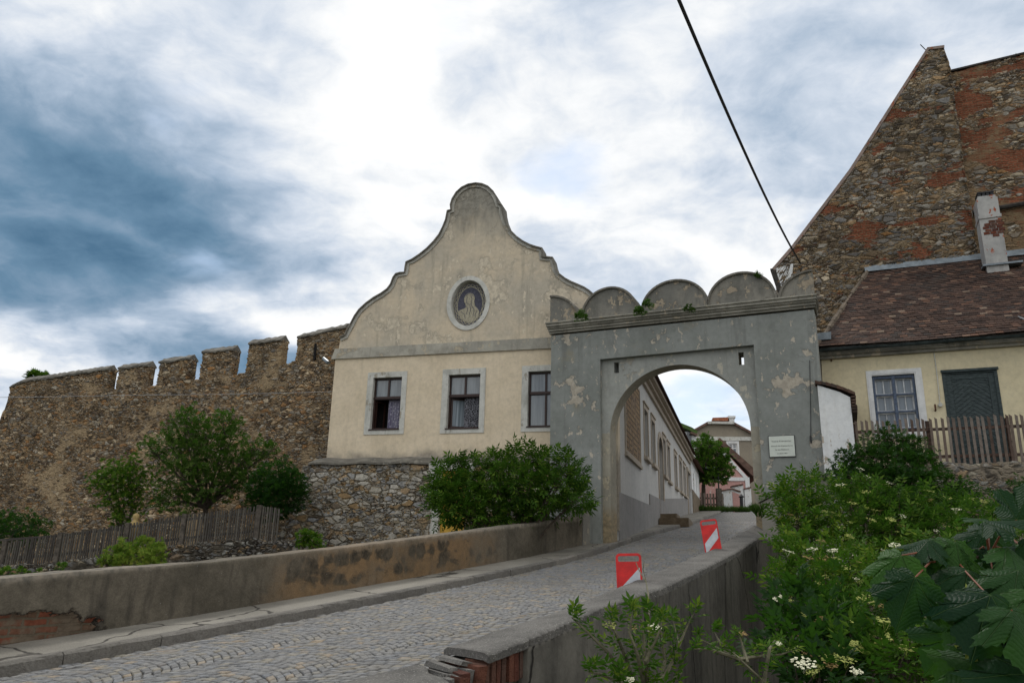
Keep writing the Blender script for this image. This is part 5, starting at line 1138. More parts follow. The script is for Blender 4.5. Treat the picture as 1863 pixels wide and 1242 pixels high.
for r_ in range(6):
    for k in range(3):
        if (r_, k) in ((0, 0), (5, 2), (5, 0)): continue
        box(bm, xc-hw*.8+k*.17+(r_ % 2)*.05, xc-hw*.8+k*.17+.155+(r_ % 2)*.05, yc-.262, yc-.2, zt_-tp*.38-(r_+1)*.088, zt_-tp*.38-r_*.088-.012, .004)
obj('bare_brick', bm, 'brick', ch)
bm = B(); box(bm, cl_-.1, cr_2+.35, yc-.32, yc+.2, cb[1]-.02, cb[1]+.03, .002); obj('chimney_flashing', bm, 'zinc', ch)
# ruin
FR = Fr(FH.w(0, YR, 0).xy, FH.a); rx_ = lambda u, v, y=0: FR.px(u, v, y)
ru = thing('ruined_gable', 'huge ruined gable of rubble stone and red brick towering over the yellow house', 'ruin', FR)
pL, pA, pB, pC = rx_(1412, 492), rx_(1690, 92), rx_(1718, 90), rx_(1728, 130); pm = rx_(1550, 312); pD = rx_(1757, 340); print('RUIN', pL, pm, pA, pB, pD)
xr_ = pD[0]+.15
top = [(pL[0], pL[1]), (pL[0]+.6, pL[1]+ (pm[1]-pL[1])*.22), (pm[0], pm[1]), (pA[0], pA[1]), (pB[0], pB[1]), (pB[0]+.02, pB[1]-.5), (xr_+.3, pC[1]-.8)]
lattice('gable_masonry', pL[0], pB[0]+.04, top, lambda x: 2.0, 1.1, .06, 'ruin_stone', ru, rough=.04)
wl = rx_(1728, 133, .25); wr = rx_(1863, 101, .25)
lattice('side_masonry', pB[0]-.3, 16.5, [(pB[0]-.3, wl[1]), (wr[0], wr[1]), (16.5, wr[1]+.6)], lambda x: 2.0, .9, .06, 'ruin_brick', ru, y0=.25, rough=.10)
bm = B(); band(bm, [(pL[0]-.05, pL[1]), (top[1][0], top[1][1]), pm, pA, (pB[0], pB[1]+.02)], .10, -.06, 1.15)
obj('raking_coping', bm, 'cap_pink', ru)
bm = B(); band(bm, [(pB[0]-.1, wl[1]), (wr[0], wr[1]+.02), (16.5, wr[1]+.62)], .06, .18, 1.2); obj('wall_capping', bm, 'dark_wood', ru)
q0, q1_ = rx_(1401, 490), rx_(1425, 548); bm = B(); prism(bm, [(q0[0], q0[1]), (q0[0]+.16, q0[1]+.03), (q1_[0]+.10, q1_[1]-.3), (q1_[0], q1_[1]-.3)], -.05, .3); obj('eaves_end', bm, 'dark_wood', ru)
bm = B(); prism(bm, [(q0[0]+.17, q0[1]+.0), (pL[0]+.55, q0[1]+.10), (pL[0]+.35, q1_[1]-.2), (q1_[0]+.12, q1_[1]-.2)], -.04, .25); obj('white_kneeler', bm, 'white_render', ru)
bm = B(); b0 = rx_(1764, 388, .25); tube(bm, [(b0[0]-.1, .12, b0[1]-.05), (16, .12, b0[1]+.25)], .075, 8); obj('timber_rail', bm, 'dark_wood', ru)
bm = B(); s0 = rx_(1678, 88); tube(bm, [(s0[0], .3, s0[1]+.35), (s0[0]+.35, .4, s0[1]-.2)], .015, 5); obj('lightning_rod', bm, 'iron', ru)
plant('wall_grass', 'sparse weeds on top of the ruined wall at the right edge', 'weeds', (1845, 108, 22), [(1800,116,3,22), (1850,104,5,22), (1815,114,3,22)], FINE, .09, 60, 'grass_leaf', stems=False, up_=2)
# white wall with tiled coping beside the gate
yb = -1.35; b0, b1, b2, b3 = hx(1491, 700, yb), hx(1549, 722, yb), hx(1551, 860, yb), hx(1500, 900, yb)
x0 = FG.w(xr, .05, 0); 
wb = thing('white_wall', 'small whitewashed wall with tiled coping between the gate and the yellow house', 'wall', FH); print('WHITE', b0, b1)
bm = B(); prism(bm, [(b0[0]-.05, 0), (b1[0], 0), (b1[0]-.03, b1[1]), (b1[0]-.25, b1[1]+.14), (b0[0]-.05, b0[1])], yb, 0.0); obj('wall', bm, 'white_render', wb, bev=.01)
bm = B()
for k in range(7):
    t0, t1 = k/7, (k+1)/7; xx = lambda t: b0[0]-.1+(b1[0]-b0[0]+.16)*t; zz = lambda t: b0[1]+.02+(b1[1]-b0[1]+.02)*t**1.5
    q = [(xx(t0), zz(t0)), (xx(t1)+.03, zz(t1)), (xx(t1)+.03, zz(t1)+.06), (xx(t0), zz(t0)+.09)]; prism(bm, q, yb-.07+random.uniform(-.015, .015), .0)
for k in range(6): box(bm, b1[0]-.02, b1[0]+.10+random.uniform(-.02, .02), yb-.05, .0, b1[1]-.03-k*.07, b1[1]+.02-k*.07, .008)
obj('tile_coping', bm, 'roof_tile', wb)
# picket fence on the terrace
yf = -1.2; ft = thing('picket_fence', 'brown wooden picket fence in front of the yellow house door', 'fence', FH)
f0, f1 = hx(1550, 766, yf), hx(1863, 752, yf); g0, g1 = hx(1552, 850, yf), hx(1863, 843, yf); zf1 = (f0[1]+f1[1])/2; zf0 = hx(1800, 846, yf)[1]; print('FENCE', f0, f1, g0, g1)
xe_ = 13.5; bays = [f0[0]+.02, f0[0]+1.6, f0[0]+3.2, f0[0]+4.8, xe_]
pitch = .118
for i in range(len(bays)-1):
    bm = B(); x = bays[i]+.03
    while x < bays[i+1]-.02:
        h = zf1+random.uniform(-.025, .02); w_ = random.uniform(.052, .062); t = random.uniform(-.012, .012)
        pts = [(x, zf0+.04), (x+w_, zf0+.04), (x+w_+t, h-.035), (x+t, h+.01)]; prism(bm, pts, yf-.01, yf+.012); x += pitch+random.uniform(-.008, .008)
    obj('picket_panel', bm, 'picket_brown', ft)
    bm = B(); L = zf1-zf0
    for h in (zf0+L*.20, zf0+L*.76): box(bm, bays[i], bays[i+1]-.004, yf+.013, yf+.055, h-.035, h+.035, .004)
    obj('rail', bm, 'fence_brown', ft)
    bm = B(); box(bm, bays[i]-.04, bays[i]+.04, yf+.056, yf+.13, zf0-.1, zf1-.06, .004); obj('post', bm, 'fence_brown', ft)
o = lattice('terrace_wall', b1[0]-.3, 14.5, lambda x: zf0+.0, lambda x: -1.5, .5, .05, 'terrace_stone', None, FH, y0=yf-.22, lean=.25, rough=.02); tag(o, 'rough plastered stone retaining wall under the brown picket fence', 'retaining wall')
bm = B(); box(bm, XA, 14.5, yf+.28, -.001, zf0-.4, zf0-.03); tag(obj('terrace', bm, 'earth', None, FH), kind='structure')
# ramp wall with sloping coping at the gate's right foot
yr = -.55; r0, r1, r2 = gx(1384, 908, yr), gx(1452, 872, yr), gx(1502, 860, yr); print('RAMP', r0, r1, r2)
rw = thing('ramp_wall', 'low plastered wall with sloping stone coping at the foot of the right gate pier', 'wall', FG)
bm = B(); prism(bm, [(r0[0], -2.5), (r2[0]+.1, -2.5), (r2[0]+.1, r2[1]-.08), (r1[0], r1[1]-.08), (r0[0], r0[1]-.08)], yr, -.01); obj('wall', bm, 'jamb_wall', rw)
bm = B(); band(bm, [(r0[0]-.06, r0[1]-.079), (r1[0], r1[1]-.079), (r2[0]+.15, r2[1]-.079)], .09, yr-.06, -.01); obj('coping', bm, 'cap_stone_flat', rw)
# ------------------------------------------------------------ up the street
Z4p = lambda x, y: (1100+x/3.881, 680+y/3.881)
Z5 = lambda x, y: (1240+x/5.646, 730+y/5.646)
# white house beyond, in line with the street
we = sx(1268.5, 860)[0]; wh = thing('white_house', 'small white house with dark tiled eaves at the upper end of the street', 'house', Fr(FS.w(SE, 0, 0).xy, FS.a)); FW = Fr(FS.w(SE, 0, 0).xy, FS.a); L = we-SE
print('WHITE HOUSE', L, SE)
ww = []
for x in (615, 635): q = sx(*Z4p(x, 760)); q2_ = sx(*Z4p(x, 860)); ww.append((q[0]-SE-.4, q[0]-SE+.4, q2_[1], q2_[1]+1.5))
wz = sx(*Z4p(650, 690))[1]
bm = B(); plate(bm, [[(0.02, 2), (L, 2), (L, wz), (0.02, wz)]] + [rect(*q) for q in ww], -.12, .3); box(bm, .02, L, .301, 6.8, 2, wz); obj('wall', bm, 'white_render', wh)
for q in ww:
    bm = B(); plate(bm, [rect(*q), rect(q[0]+.07, q[1]-.07, q[2]+.07, q[3]-.07)], -.05, .0); w_ = obj('window', bm, 'white_wood', wh); bm = B(); box(bm, q[0], q[1], .0, .02, q[2], q[3]); obj('pane', bm, 'glass', w_)
bm = B(); prism(bm, [(0, 0), (L+.3, 0), (L+.3, .12), (0, .12)], 0, 1)
bm.free(); bm = B(); P = [(-.55, wz-.15), (3.3, wz+2.8), (7.1, wz-.15)]
a = [bm.verts.new((0.03, y, z)) for y, z in P]; b = [bm.verts.new((L+.25, y, z)) for y, z in P]
for k in (0, 1): bm.faces.new((a[k], b[k], b[k+1], a[k+1]))
bmesh.ops.solidify(bm, geom=bm.faces, thickness=.14); obj('roof', bm, 'tile_far', wh)
bm = B(); prism(bm, [(L+.001, 0), (L+.02, 0), (L+.02, 1), (L+.001, 1)], 0, 1); bm.free()
bm = B(); vs = [bm.verts.new(p) for p in ((L-.02, -.1, wz), (L-.02, 6.8, wz), (L-.02, 3.3, wz+2.65))]; bm.faces.new(vs); obj('gable', bm, 'white_render', wh)
bm = B(); box(bm, .03, L+.01, -.16, -.121, 2, gz(50)+.9); obj('plinth', bm, 'step_stone', wh)
# mossy-roofed house rising behind
FM = Fr(at(1254, 900, 62).xy, rad(-6)); mh = thing('mossy_roofed_house', 'white house with bright green mossy roof edge rising behind the grey side wall', 'house', FM)
mx = lambda u, v, y=0: FM.px(u, v, y)
c0 = mx(*Z4p(505, 378)); c1 = mx(*Z4p(590, 430)); c2 = mx(*Z4p(640, 432)); cL = c0[0]-3.4
bm = B(); prism(bm, [(cL, 3), (c1[0]+.6, 3), (c1[0]+.6, c1[1]), (c0[0], c0[1]-.1), (cL, c0[1]+1.2)], 0, 8); obj('wall', bm, 'white_render', mh)
bm = B(); band(bm, [(cL-.3, c0[1]+1.9), mx(*Z4p(480, 325)), mx(*Z4p(520, 372)), mx(*Z4p(600, 405)), (c2[0], c2[1])], .28, -.5, 8.4); obj('roof', bm, 'moss_roof', mh)
bm = B(); band(bm, [(mx(*Z4p(600, 425))), (c2[0]+.05, c2[1]-.12)], .14, -.55, 8.4); obj('verge_board', bm, 'tile_far', mh)
bm = B(); q = mx(*Z4p(596, 500)); box(bm, q[0]-.15, q[0]+.2, -.04, 0, q[1]-1.4, q[1]+1.4); obj('window', bm, 'glass', mh)
# brown gabled house at the back
FBk = Fr(at(1318, 900, 80).xy, rad(-8)); bx_ = lambda x, y, d=0: FBk.px(*Z5(x, y), d); bh = thing('brown_house', 'tall grey-brown gabled house closing the street with a white cross window', 'house', FBk)
ap = [bx_(20, 372), bx_(130, 312), bx_(265, 236), bx_(535, 240), bx_(705, 332), bx_(900, 440)]
wq = [bx_(480, 430), bx_(575, 550)]
bm = B(); plate(bm, [[(ap[0][0], 3.5), (ap[-1][0], 3.5)] + ap[::-1], rect(wq[0][0], wq[1][0], wq[1][1], wq[0][1])], 0, 12); obj('wall', bm, 'brown_render', bh)
bm = B(); band(bm, ap, .22, -.35, 12.2); obj('roof', bm, 'tile_far', bh)
bm = B(); band(bm, [ap[2], ap[3]], .25, -.5, .0); a_, b_ = bx_(60, 372), bx_(760, 372); box(bm, a_[0], b_[0], -.12, -.002, a_[1]-.3, a_[1]+.1); obj('string_course', bm, 'trim_render', bh)
bm = B(); f = .12; x0, x1, z0_, z1_ = wq[0][0], wq[1][0], wq[1][1], wq[0][1]; zm = z0_+(z1_-z0_)*.6; zq = z0_+(z1_-z0_)*.8; xm = (x0+x1)/2
plate(bm, [rect(x0-.2, x1+.2, z0_-.2, z1_+.25), rect(x0, x1, z0_, z1_)], -.06, 0); plate(bm, [rect(x0, x1, z0_, z1_), rect(x0+f, xm-f/2, z0_+f, zm-f/2), rect(xm+f/2, x1-f, z0_+f, zm-f/2), rect(x0+f, xm-f/2, zm+f/2, zq-.03), rect(xm+f/2, x1-f, zm+f/2, zq-.03), rect(x0+f, xm-f/2, zq+.03, z1_-f), rect(xm+f/2, x1-f, zq+.03, z1_-f)], .06, .12)
w_ = obj('window', bm, 'white_paint', bh); bm = B(); box(bm, x0, x1, .13, .15, z0_, z1_); obj('pane', bm, 'glass_pale', w_)
bm = B(); a_, b_ = bx_(340, 225, 1), bx_(470, 180, 1); box(bm, a_[0], b_[0], 1, 2.2, a_[1]-.5, b_[1]-.2); box(bm, a_[0]-.15, b_[0]+.1, .9, 2.3, b_[1]-.2, b_[1]+.15, .05); obj('chimney', bm, 'terracotta', bh)
bm = B(); a_, b_ = bx_(492, 240, 1), bx_(542, 170, 1); box(bm, a_[0], b_[0], 1, 2, a_[1]-.5, b_[1]); box(bm, a_[0]-.1, b_[0]+.12, .9, 2.1, b_[1]+.002, b_[1]+.22); obj('chimney', bm, 'white_render', bh)
bm = B(); a_ = bx_(650, 300, 6); prism(bm, [(a_[0]-1, a_[1]-2), (a_[0]+6, a_[1]-2.4), (a_[0]+6, a_[1]-.1), (a_[0]-.6, a_[1]+.05)], 13, 18); rh = thing('red_roofed_house', 'strip of orange tiled roof behind the right slope of the brown house', 'house', FBk); obj('roof', bm, 'red_tile_far', rh)
bm = B(); box(bm, a_[0]-.8, a_[0]+5.8, 13.2, 17.8, 3.0, a_[1]-2.41); obj('wall', bm, 'brown_render', rh)
# pink house
FPk = Fr(at(1330, 930, 66).xy, rad(-8)); px_ = lambda x, y, d=0: FPk.px(*Z5(x, y), d); ph_ = thing('pink_house', 'pink plastered house with steep dark tiled roof behind the small tree', 'house', FPk)
apx = px_(395, 452); e1 = px_(720, 775); e0 = (2*apx[0]-e1[0], e1[1])
bm = B(); prism(bm, [(e0[0], 3.4), (e1[0]-.2, 3.4), (e1[0]-.2, e1[1]-.1), apx, (e0[0], e0[1])], 0, 9); obj('wall', bm, 'pink_render', ph_)
bm = B(); band(bm, [e0, (apx[0], apx[1]+.1), (e1[0]+.35, e1[1]-.2)], .55, -.15, 9.3); obj('roof', bm, 'tile_far', ph_)
bm = B(); band(bm, [(apx[0], apx[1]-.55), (e1[0]-.4, e1[1]-.35)], .26, -.08, -.002); a_, b_ = px_(150, 815), px_(710, 780); box(bm, e0[0], e1[0]-.2, -.082, -.004, b_[1]-.3, b_[1]); box(bm, e1[0]-.55, e1[0]-.2, -.09, -.084, 3.4, b_[1]); obj('white_bands', bm, 'white_render', ph_)
# white/pink garden wall with door, and posts
FGw = Fr(at(1345, 930, 61).xy, rad(-6)); gw_ = lambda x, y, d=0: FGw.px(*Z5(x, y), d)
gw = thing('courtyard_wall', 'white and pink courtyard wall with stepped top in front of the pink house', 'wall', FGw)
bm = B(); zb_ = gw_(450, 1140)[1]-.4; prism(bm, [(gw_(420,900)[0], zb_), (gw_(603,900)[0], zb_), gw_(603, 935), gw_(520, 905), gw_(420, 920)], 0, .5); obj('white_panel', bm, 'white_render', gw)
bm = B(); prism(bm, [(gw_(520,900)[0], zb_), (gw_(615,900)[0], zb_), gw_(615, 960), gw_(520, 925)], -.03, -.001); obj('pink_panel', bm, 'pink_render', gw)
bm = B(); prism(bm, [(gw_(603,900)[0]+.002, zb_), (gw_(640,900)[0], zb_), gw_(635, 860), gw_(520, 880), gw_(520,925), gw_(603,945)], .05, .6); prism(bm, [(gw_(645,900)[0], zb_), (gw_(715,900)[0], zb_), gw_(712, 890), gw_(645, 905)], .0, .5); obj('gate_panel', bm, 'white_render', gw)
bm = B(); band(bm, [gw_(415, 922), gw_(520, 903), gw_(605, 933)], .10, -.1, .55); band(bm, [gw_(515, 878), gw_(635, 856)], .10, -.05, .65); band(bm, [gw_(640, 905), gw_(715, 888)], .1, -.06, .55); obj('tile_coping', bm, 'tile_far', gw)
b = gw_(622, 1138, -2); fr = Fr(FGw.w(b[0], -2, 0).xy, 0, b[1]); t_ = gw_(622, 990, -2)[1]-b[1]; po = thing('iron_post', 'dark iron post with a small knob before the courtyard gate', 'post', fr)
bm = B(); tube(bm, [(0, 0, -.2), (0, 0, t_)], .13, 8); obj('shaft', bm, 'iron', po); bm = B(); lathe(bm, [(.05, t_), (.19, t_+.05), (.19, t_+.12), (.10, t_+.2), (.02, t_+.3)]); obj('knob', bm, 'iron', po)
# lamp post and small tree with fence
b = at(*Z5(392, 1100), 57.5); fr = Fr((b.x, b.y), 0, b.z); lp = thing('street_lamp', 'thin street lamp standing in front of the small round tree', 'street lamp', fr); Hh = (at(*Z5(392, 640), 57.5)-b).z; ax0 = (at(*Z5(290, 690), 57.5)-b)
bm = B(); tube(bm, [(0, 0, -.2), (0, 0, Hh*.9), (-.3, 0, Hh), (ax0.x+.3, 0, ax0.z+.15)], [.06, .045, .04, .03]); obj('pole', bm, 'iron', lp); bm = B(); box(bm, ax0.x-.35, ax0.x+.35, -.15, .15, ax0.z-.02, ax0.z+.12, .01); obj('lamp_head', bm, 'zinc', lp, bev=.03)
Zb = [Z5(*p) for p in [(255,400),(200,440),(290,450),(340,480),(160,480),(220,510),(380,540),(300,550),(200,580),(250,620),(170,640),(340,640),(420,600),(210,700),(280,700),(350,730),(430,690),(470,700),(300,780),(370,790),(240,780),(430,770),(190,760),(430,560)]]
plant('street_tree', 'small round leafy tree leaning over the fence at the top of the street', 'tree', (*Z5(215, 1110), 58), [(u, v, 8.8, 58+random.uniform(-1, 1)) for u, v in Zb], SPRIG, .42, 16, 'elder_leaf', trunk=(*Z5(225, 850), 58), sr=.10, lump=.4)
FBf = Fr(at(1290, 930, 57).xy, rad(-3)); bf = thing('picket_fence', 'dark picket fence under the small tree at the top of the street', 'fence', FBf); q = lambda x, y: FBf.px(*Z5(x, y))
x0, x1 = q(165, 1000)[0], q(435, 1000)[0]; zt_ = q(300, 940)[1]; zb_ = q(300, 1108)[1]; bm = B(); x = x0
while x < x1: box(bm, x, x+.13, 0, .04, zb_, zt_+random.uniform(-.08, .04), .004); x += .215
obj('picket_panel', bm, 'picket_brown', bf); bm = B(); box(bm, x0, x1, .041, .09, zt_-.42, zt_-.30); box(bm, x0, x1, .041, .09, zb_+.3, zb_+.42)
obj('rail', bm, 'fence_brown', bf); bm = B(); box(bm, x1-.5, x1-.15, -.1, .3, zb_-.1, zt_+.35); obj('post', bm, 'old_wood', bf)
P = []; 
b = at(*Z5(310, 1125), 55.5); fr = Fr((b.x, b.y), 0, b.z); k = 900; Pp = np.stack([rng.uniform(-2.9, 2.9, k), rng.uniform(-.8, 1.2, k), rng.uniform(-.02, .05, k)], 1)
o = scatter('grass_verge', Pp, np.stack([rng.normal(0, .3, k), rng.normal(0, .3, k), np.ones(k)], 1), np.tile([0, -1.0, .2], (k, 1)), rng.uniform(.2, .45, k), BLADE, 'grass_leaf', None, fr); tag(o, kind='stuff', label='green grass verge under the dark picket fence')
bm = B(); b0 = on_road(1330, 938); box(bm, 0, 6, 0, .25, -.1, .14, .01); fr = Fr(at(*Z5(450, 1160), 54).xy, rad(-4), at(*Z5(450, 1160), 54).z); tag(obj('kerb', bm, 'kerb_stone', None, fr), kind='structure')
# weeds by the right foot of the arch
plant('wall_weeds', 'thin grass by the right foot of the arch', 'weeds', (1378, 948, 17.5), [(1374,930,7,17.5), (1380,938,7,17.5), (1386,928,5,17.5)], BLADE, .17, 60, 'grass_leaf', 'weeds rooted on the gate', stems=False, up_=1.8)

# ------------------------------------------------------------ bushes below the right parapet
BG = 'bushes filling the ditch right of the road'
FWt, FGn, FBr = 'flower_white', 'flower_green', 'flower_brown'
def gpt(u, Y): x = at(u, 900, Y).x; return Vector((x, Y, terr(x, Y)-.1))
plant('elder_bush', 'elder bush in front of the ramp wall at the foot of the right gate pier', 'bush', gpt(1450, 14), [(1425,905,20,14), (1450,890,24,14), (1475,876,18,14.3), (1440,925,30,14), (1480,915,34,14), (1420,950,26,13.6), (1465,955,38,13.6), (1505,945,34,13.8), (1440,985,30,13)], ELDER, .25, 27, 'elder_bright', BG, flowers=[(1500,930,13.2,7,FGn), (1530,958,13,8,FGn)], sr=.03)
plant('elder_bush', 'flowering elder below the white wall with cream flower heads at its top', 'bush', gpt(1560, 14.5), [(1530,900,28,14.5), (1570,895,28,14.5), (1610,905,28,14.5), (1550,930,40,14.2), (1600,935,42,14.2), (1645,930,34,14.2), (1560,975,42,13.6), (1615,980,46,13.6), (1655,965,34,13.8)], ELDER, .26, 24, 'elder_leaf', BG, flowers=[(1566,853,15,8,FWt), (1577,867,14.6,7,FWt), (1616,877,14.2,8,FWt), (1528,882,14.2,9,FWt), (1592,928,13.4,9,FGn), (1550,915,13.6,9,FGn), (1575,895,14,9,FGn), (1642,938,13.4,7,FWt), (1620,945,13,9,FGn), (1531,885,14,7,FGn), (1530,938,13.2,9,FGn), (1585,945,13,9,FGn)], sr=.03)
plant('elder_bush', 'dark elder at the foot of the terrace wall with white flower heads to its left', 'bush', gpt(1760, 13.5), [(1690,930,30,14), (1730,925,26,14), (1770,935,28,13.8), (1700,965,38,13.4), (1745,965,38,13.2), (1790,970,36,13), (1690,1010,40,12.4), (1740,1015,44,12.2), (1830,940,30,13), (1850,980,40,12.4), (1800,1020,44,11.6)], ELDER, .26, 24, 'elder_leaf', BG, flowers=[(1739,926,13,9,FWt), (1705,965,12.6,6,FWt), (1725,905,13.6,8,FGn), (1765,908,13.4,9,FGn), (1792,912,13.2,9,FGn), (1690,893,13.8,9,FGn)], sr=.03)
plant('elder_bush', 'elder hugging the parapet with five white and brown flower heads in a row', 'bush', gpt(1470, 11.5), [(1410,1010,24,12), (1440,1020,34,11.8), (1480,1025,40,11.6), (1530,1020,42,11.8), (1580,1030,42,11.6), (1630,1030,40,11.6), (1410,1055,26,11), (1455,1065,42,10.8), (1510,1070,46,10.6), (1570,1075,46,10.6), (1620,1075,44,10.6)], ELDER, .24, 24, 'elder_bright', BG, flowers=[(1435,1003,11,11,FWt), (1478,999,11,9,FWt), (1515,1001,11,10,FWt), (1556,1010,11,5,FWt), (1608,1001,11,7,FWt), (1627,992,11,10,FWt), (1470,1014,10.8,9,FBr), (1498,1014,10.8,8,FBr), (1522,1016,10.8,9,FGn), (1493,983,11.4,8,FBr), (1545,975,11.6,9,FGn), (1538,1033,10.4,9,FGn), (1470,1062,10,9,FBr), (1558,1052,10.2,6,FWt), (1565,1058,10.2,8,FGn), (1440,1070,9.8,22,FGn)], sr=.03)
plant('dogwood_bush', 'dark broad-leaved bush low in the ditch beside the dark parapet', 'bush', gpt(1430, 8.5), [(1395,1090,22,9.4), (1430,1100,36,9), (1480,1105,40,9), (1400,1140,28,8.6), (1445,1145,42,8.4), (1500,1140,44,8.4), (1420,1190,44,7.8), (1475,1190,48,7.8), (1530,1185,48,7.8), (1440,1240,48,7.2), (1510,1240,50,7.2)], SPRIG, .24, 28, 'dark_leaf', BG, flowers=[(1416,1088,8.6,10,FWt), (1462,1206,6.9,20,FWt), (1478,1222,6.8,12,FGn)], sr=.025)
plant('elder_bush', 'sprawling yellow-green flower-topped elder at the bottom right of the ditch', 'bush', gpt(1600, 8.5), [(1560,1110,40,9.4), (1610,1105,42,9.4), (1660,1110,42,9.2), (1545,1150,40,8.6), (1600,1155,46,8.4), (1655,1160,46,8.4), (1710,1130,44,8.8), (1560,1210,48,7.6), (1620,1215,50,7.4), (1680,1215,50,7.4), (1740,1190,50,7.8), (1760,1240,54,7), (1820,1200,54,7.4)], ELDER, .24, 22, 'elder_leaf', BG, flowers=[(1565,1132,8,16,FGn), (1612,1130,8,20,FGn), (1650,1128,8,20,FGn), (1610,1098,8.6,14,FBr), (1575,1090,8.8,14,FGn), (1680,1152,7.8,16,FGn), (1600,1160,7.6,20,FGn), (1555,1175,7.4,18,FGn), (1510,1195,7.2,18,FGn), (1700,1100,8.2,18,FGn), (1722,1110,8.2,16,FGn), (1557,1220,6.8,12,FWt), (1540,1200,7,16,FGn), (1650,1180,7.2,14,FGn), (1620,1060,9.6,10,FBr), (1640,1120,8,14,FGn)], sr=.025)
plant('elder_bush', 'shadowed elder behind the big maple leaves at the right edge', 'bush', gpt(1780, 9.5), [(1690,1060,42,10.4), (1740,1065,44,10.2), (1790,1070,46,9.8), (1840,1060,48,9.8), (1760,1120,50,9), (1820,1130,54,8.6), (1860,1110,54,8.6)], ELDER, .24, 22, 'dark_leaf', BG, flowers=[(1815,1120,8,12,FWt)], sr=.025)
plant('ivy_mound', 'glossy dark ivy heaped over the terrace wall in front of the brown fence', 'ivy', Vector((*FH.w(7.2, -1.9, 0).xy, .6)), [(1595,806,22,17), (1625,800,24,17), (1650,815,26,16.9), (1670,820,22,16.9), (1560,835,26,17), (1535,842,20,17), (1590,840,36,16.8), (1640,848,38,16.6), (1680,850,26,16.6), (1560,870,30,16.6), (1525,868,18,16.8), (1610,880,36,16.4), (1660,885,38,16.2), (1700,885,32,16.2), (1740,890,24,16), (1755,900,20,16), (1720,915,26,15.8), (1680,920,30,15.6)], SPRIG, .155, 62, 'ivy_leaf', None, hollow=.6, up_=-.1, sr=.03)
plant('small_ivy', 'sprig of ivy on the terrace wall at the right edge', 'ivy', Vector((*FH.w(10.6, -1.7, 0).xy, 1.2)), [(1855,880,12,15.6), (1862,895,14,15.6), (1810,905,12,15.6), (1830,920,16,15.4)], SPRIG, .14, 60, 'ivy_leaf', None, up_=-.1, sr=.015)
# dead-brown thicket stems behind the far bushes
# ------------------------------------------------------------ foreground sapling below the parapet
def sprout(name, label, base, paths, leafsz, dens, mat, flowers, size=1):
    root = thing(name, label, 'shrub', Fr((base.x, base.y), 0, base.z)); bm = B(); Ps, Ds, Ns, Ss = [], [], [], []
    for pth in paths:
        pts = [at(*p)-base for p in pth]; n = len(pts); tube(bm, pts, [.011*(1-.75*i/(n-1)) for i in range(n)], 5)
        seg = [(pts[i+1]-pts[i]).length for i in range(n-1)]; tot = sum(seg)
        k = int(tot*dens)
        for q in range(k):
            t = (.12+.88*(q+random.random())/k)*tot; i = 0
            while i < n-2 and t > seg[i]: t -= seg[i]; i += 1
            p = pts[i].lerp(pts[i+1], min(1, t/seg[i])); d = (pts[i+1]-pts[i]).normalized(); s_ = Vector((random.gauss(0, 1), random.gauss(0, 1), random.gauss(.3, .6))).normalized(); s_ = (s_ - d*s_.dot(d)*.6).normalized()
            Ps.append(tuple(p)); Ds.append(tuple((s_*.8+d*.55+Vector((0, 0, .15))))); Ns.append((random.gauss(0, .3), -.3+random.gauss(0, .3), 1)); Ss.append(leafsz*random.uniform(.6, 1.15))
        for q in range(5): Ps.append(tuple(pts[-1])); Ds.append((random.gauss(0, .6), random.gauss(0, .6), .7+random.random())); Ns.append((random.gauss(0, .5), -.5, .6)); Ss.append(leafsz*random.uniform(.5, 1.0))
    obj('stems', bm, 'twig', root); scatter('foliage', np.array(Ps), np.array(Ds), np.array(Ns), np.array(Ss), ELDER, mat, root)
    for u, v, Y, r, mt in flowers: bm = B(); umbel(bm, at(u, v, Y)-base, r*Y/FPX, 50); obj('flower_head', bm, mt, root)
Yq = 3.7
sprout('elder_sapling', 'young light green elder sapling in front of the dark parapet at bottom centre', Vector((at(1190, 1242, Yq).x, Yq, -1.75)),
  [[(1190,1400,Yq), (1170,1242,Yq), (1172,1170,Yq), (1168,1130,Yq), (1152,1108,Yq)], [(1170,1300,Yq), (1110,1190,3.6), (1070,1150,3.6), (1040,1122,3.6)], [(1170,1300,Yq), (1140,1200,3.6), (1120,1150,3.5), (1110,1130,3.5)], [(1190,1300,Yq), (1210,1200,3.8), (1200,1140,3.8), (1192,1125,3.8)],
   [(1180,1280,Yq), (1225,1200,3.8), (1245,1150,3.9), (1262,1115,3.9)], [(1185,1330,Yq), (1130,1240,3.5), (1090,1225,3.4), (1070,1222,3.4)], [(1180,1300,Yq), (1175,1200,3.5), (1195,1160,3.5), (1205,1130,3.5)], [(1170,1290,Yq), (1140,1250,3.4), (1125,1235,3.4)], [(1170,1250,Yq), (1180,1180,3.7), (1186,1140,3.8), (1178,1112,3.8)], [(1175,1260,3.6), (1160,1190,3.5), (1145,1150,3.5), (1150,1115,3.5)], [(1190,1280,3.7), (1240,1220,3.8), (1235,1170,3.8), (1225,1130,3.9)]],
  .10, 30, 'elder_bright', [(1193,1140,3.6,10,FWt), (1110,1137,3.5,13,FGn), (1155,1140,3.6,8,FBr), (1145,1236,3.4,9,FWt)])
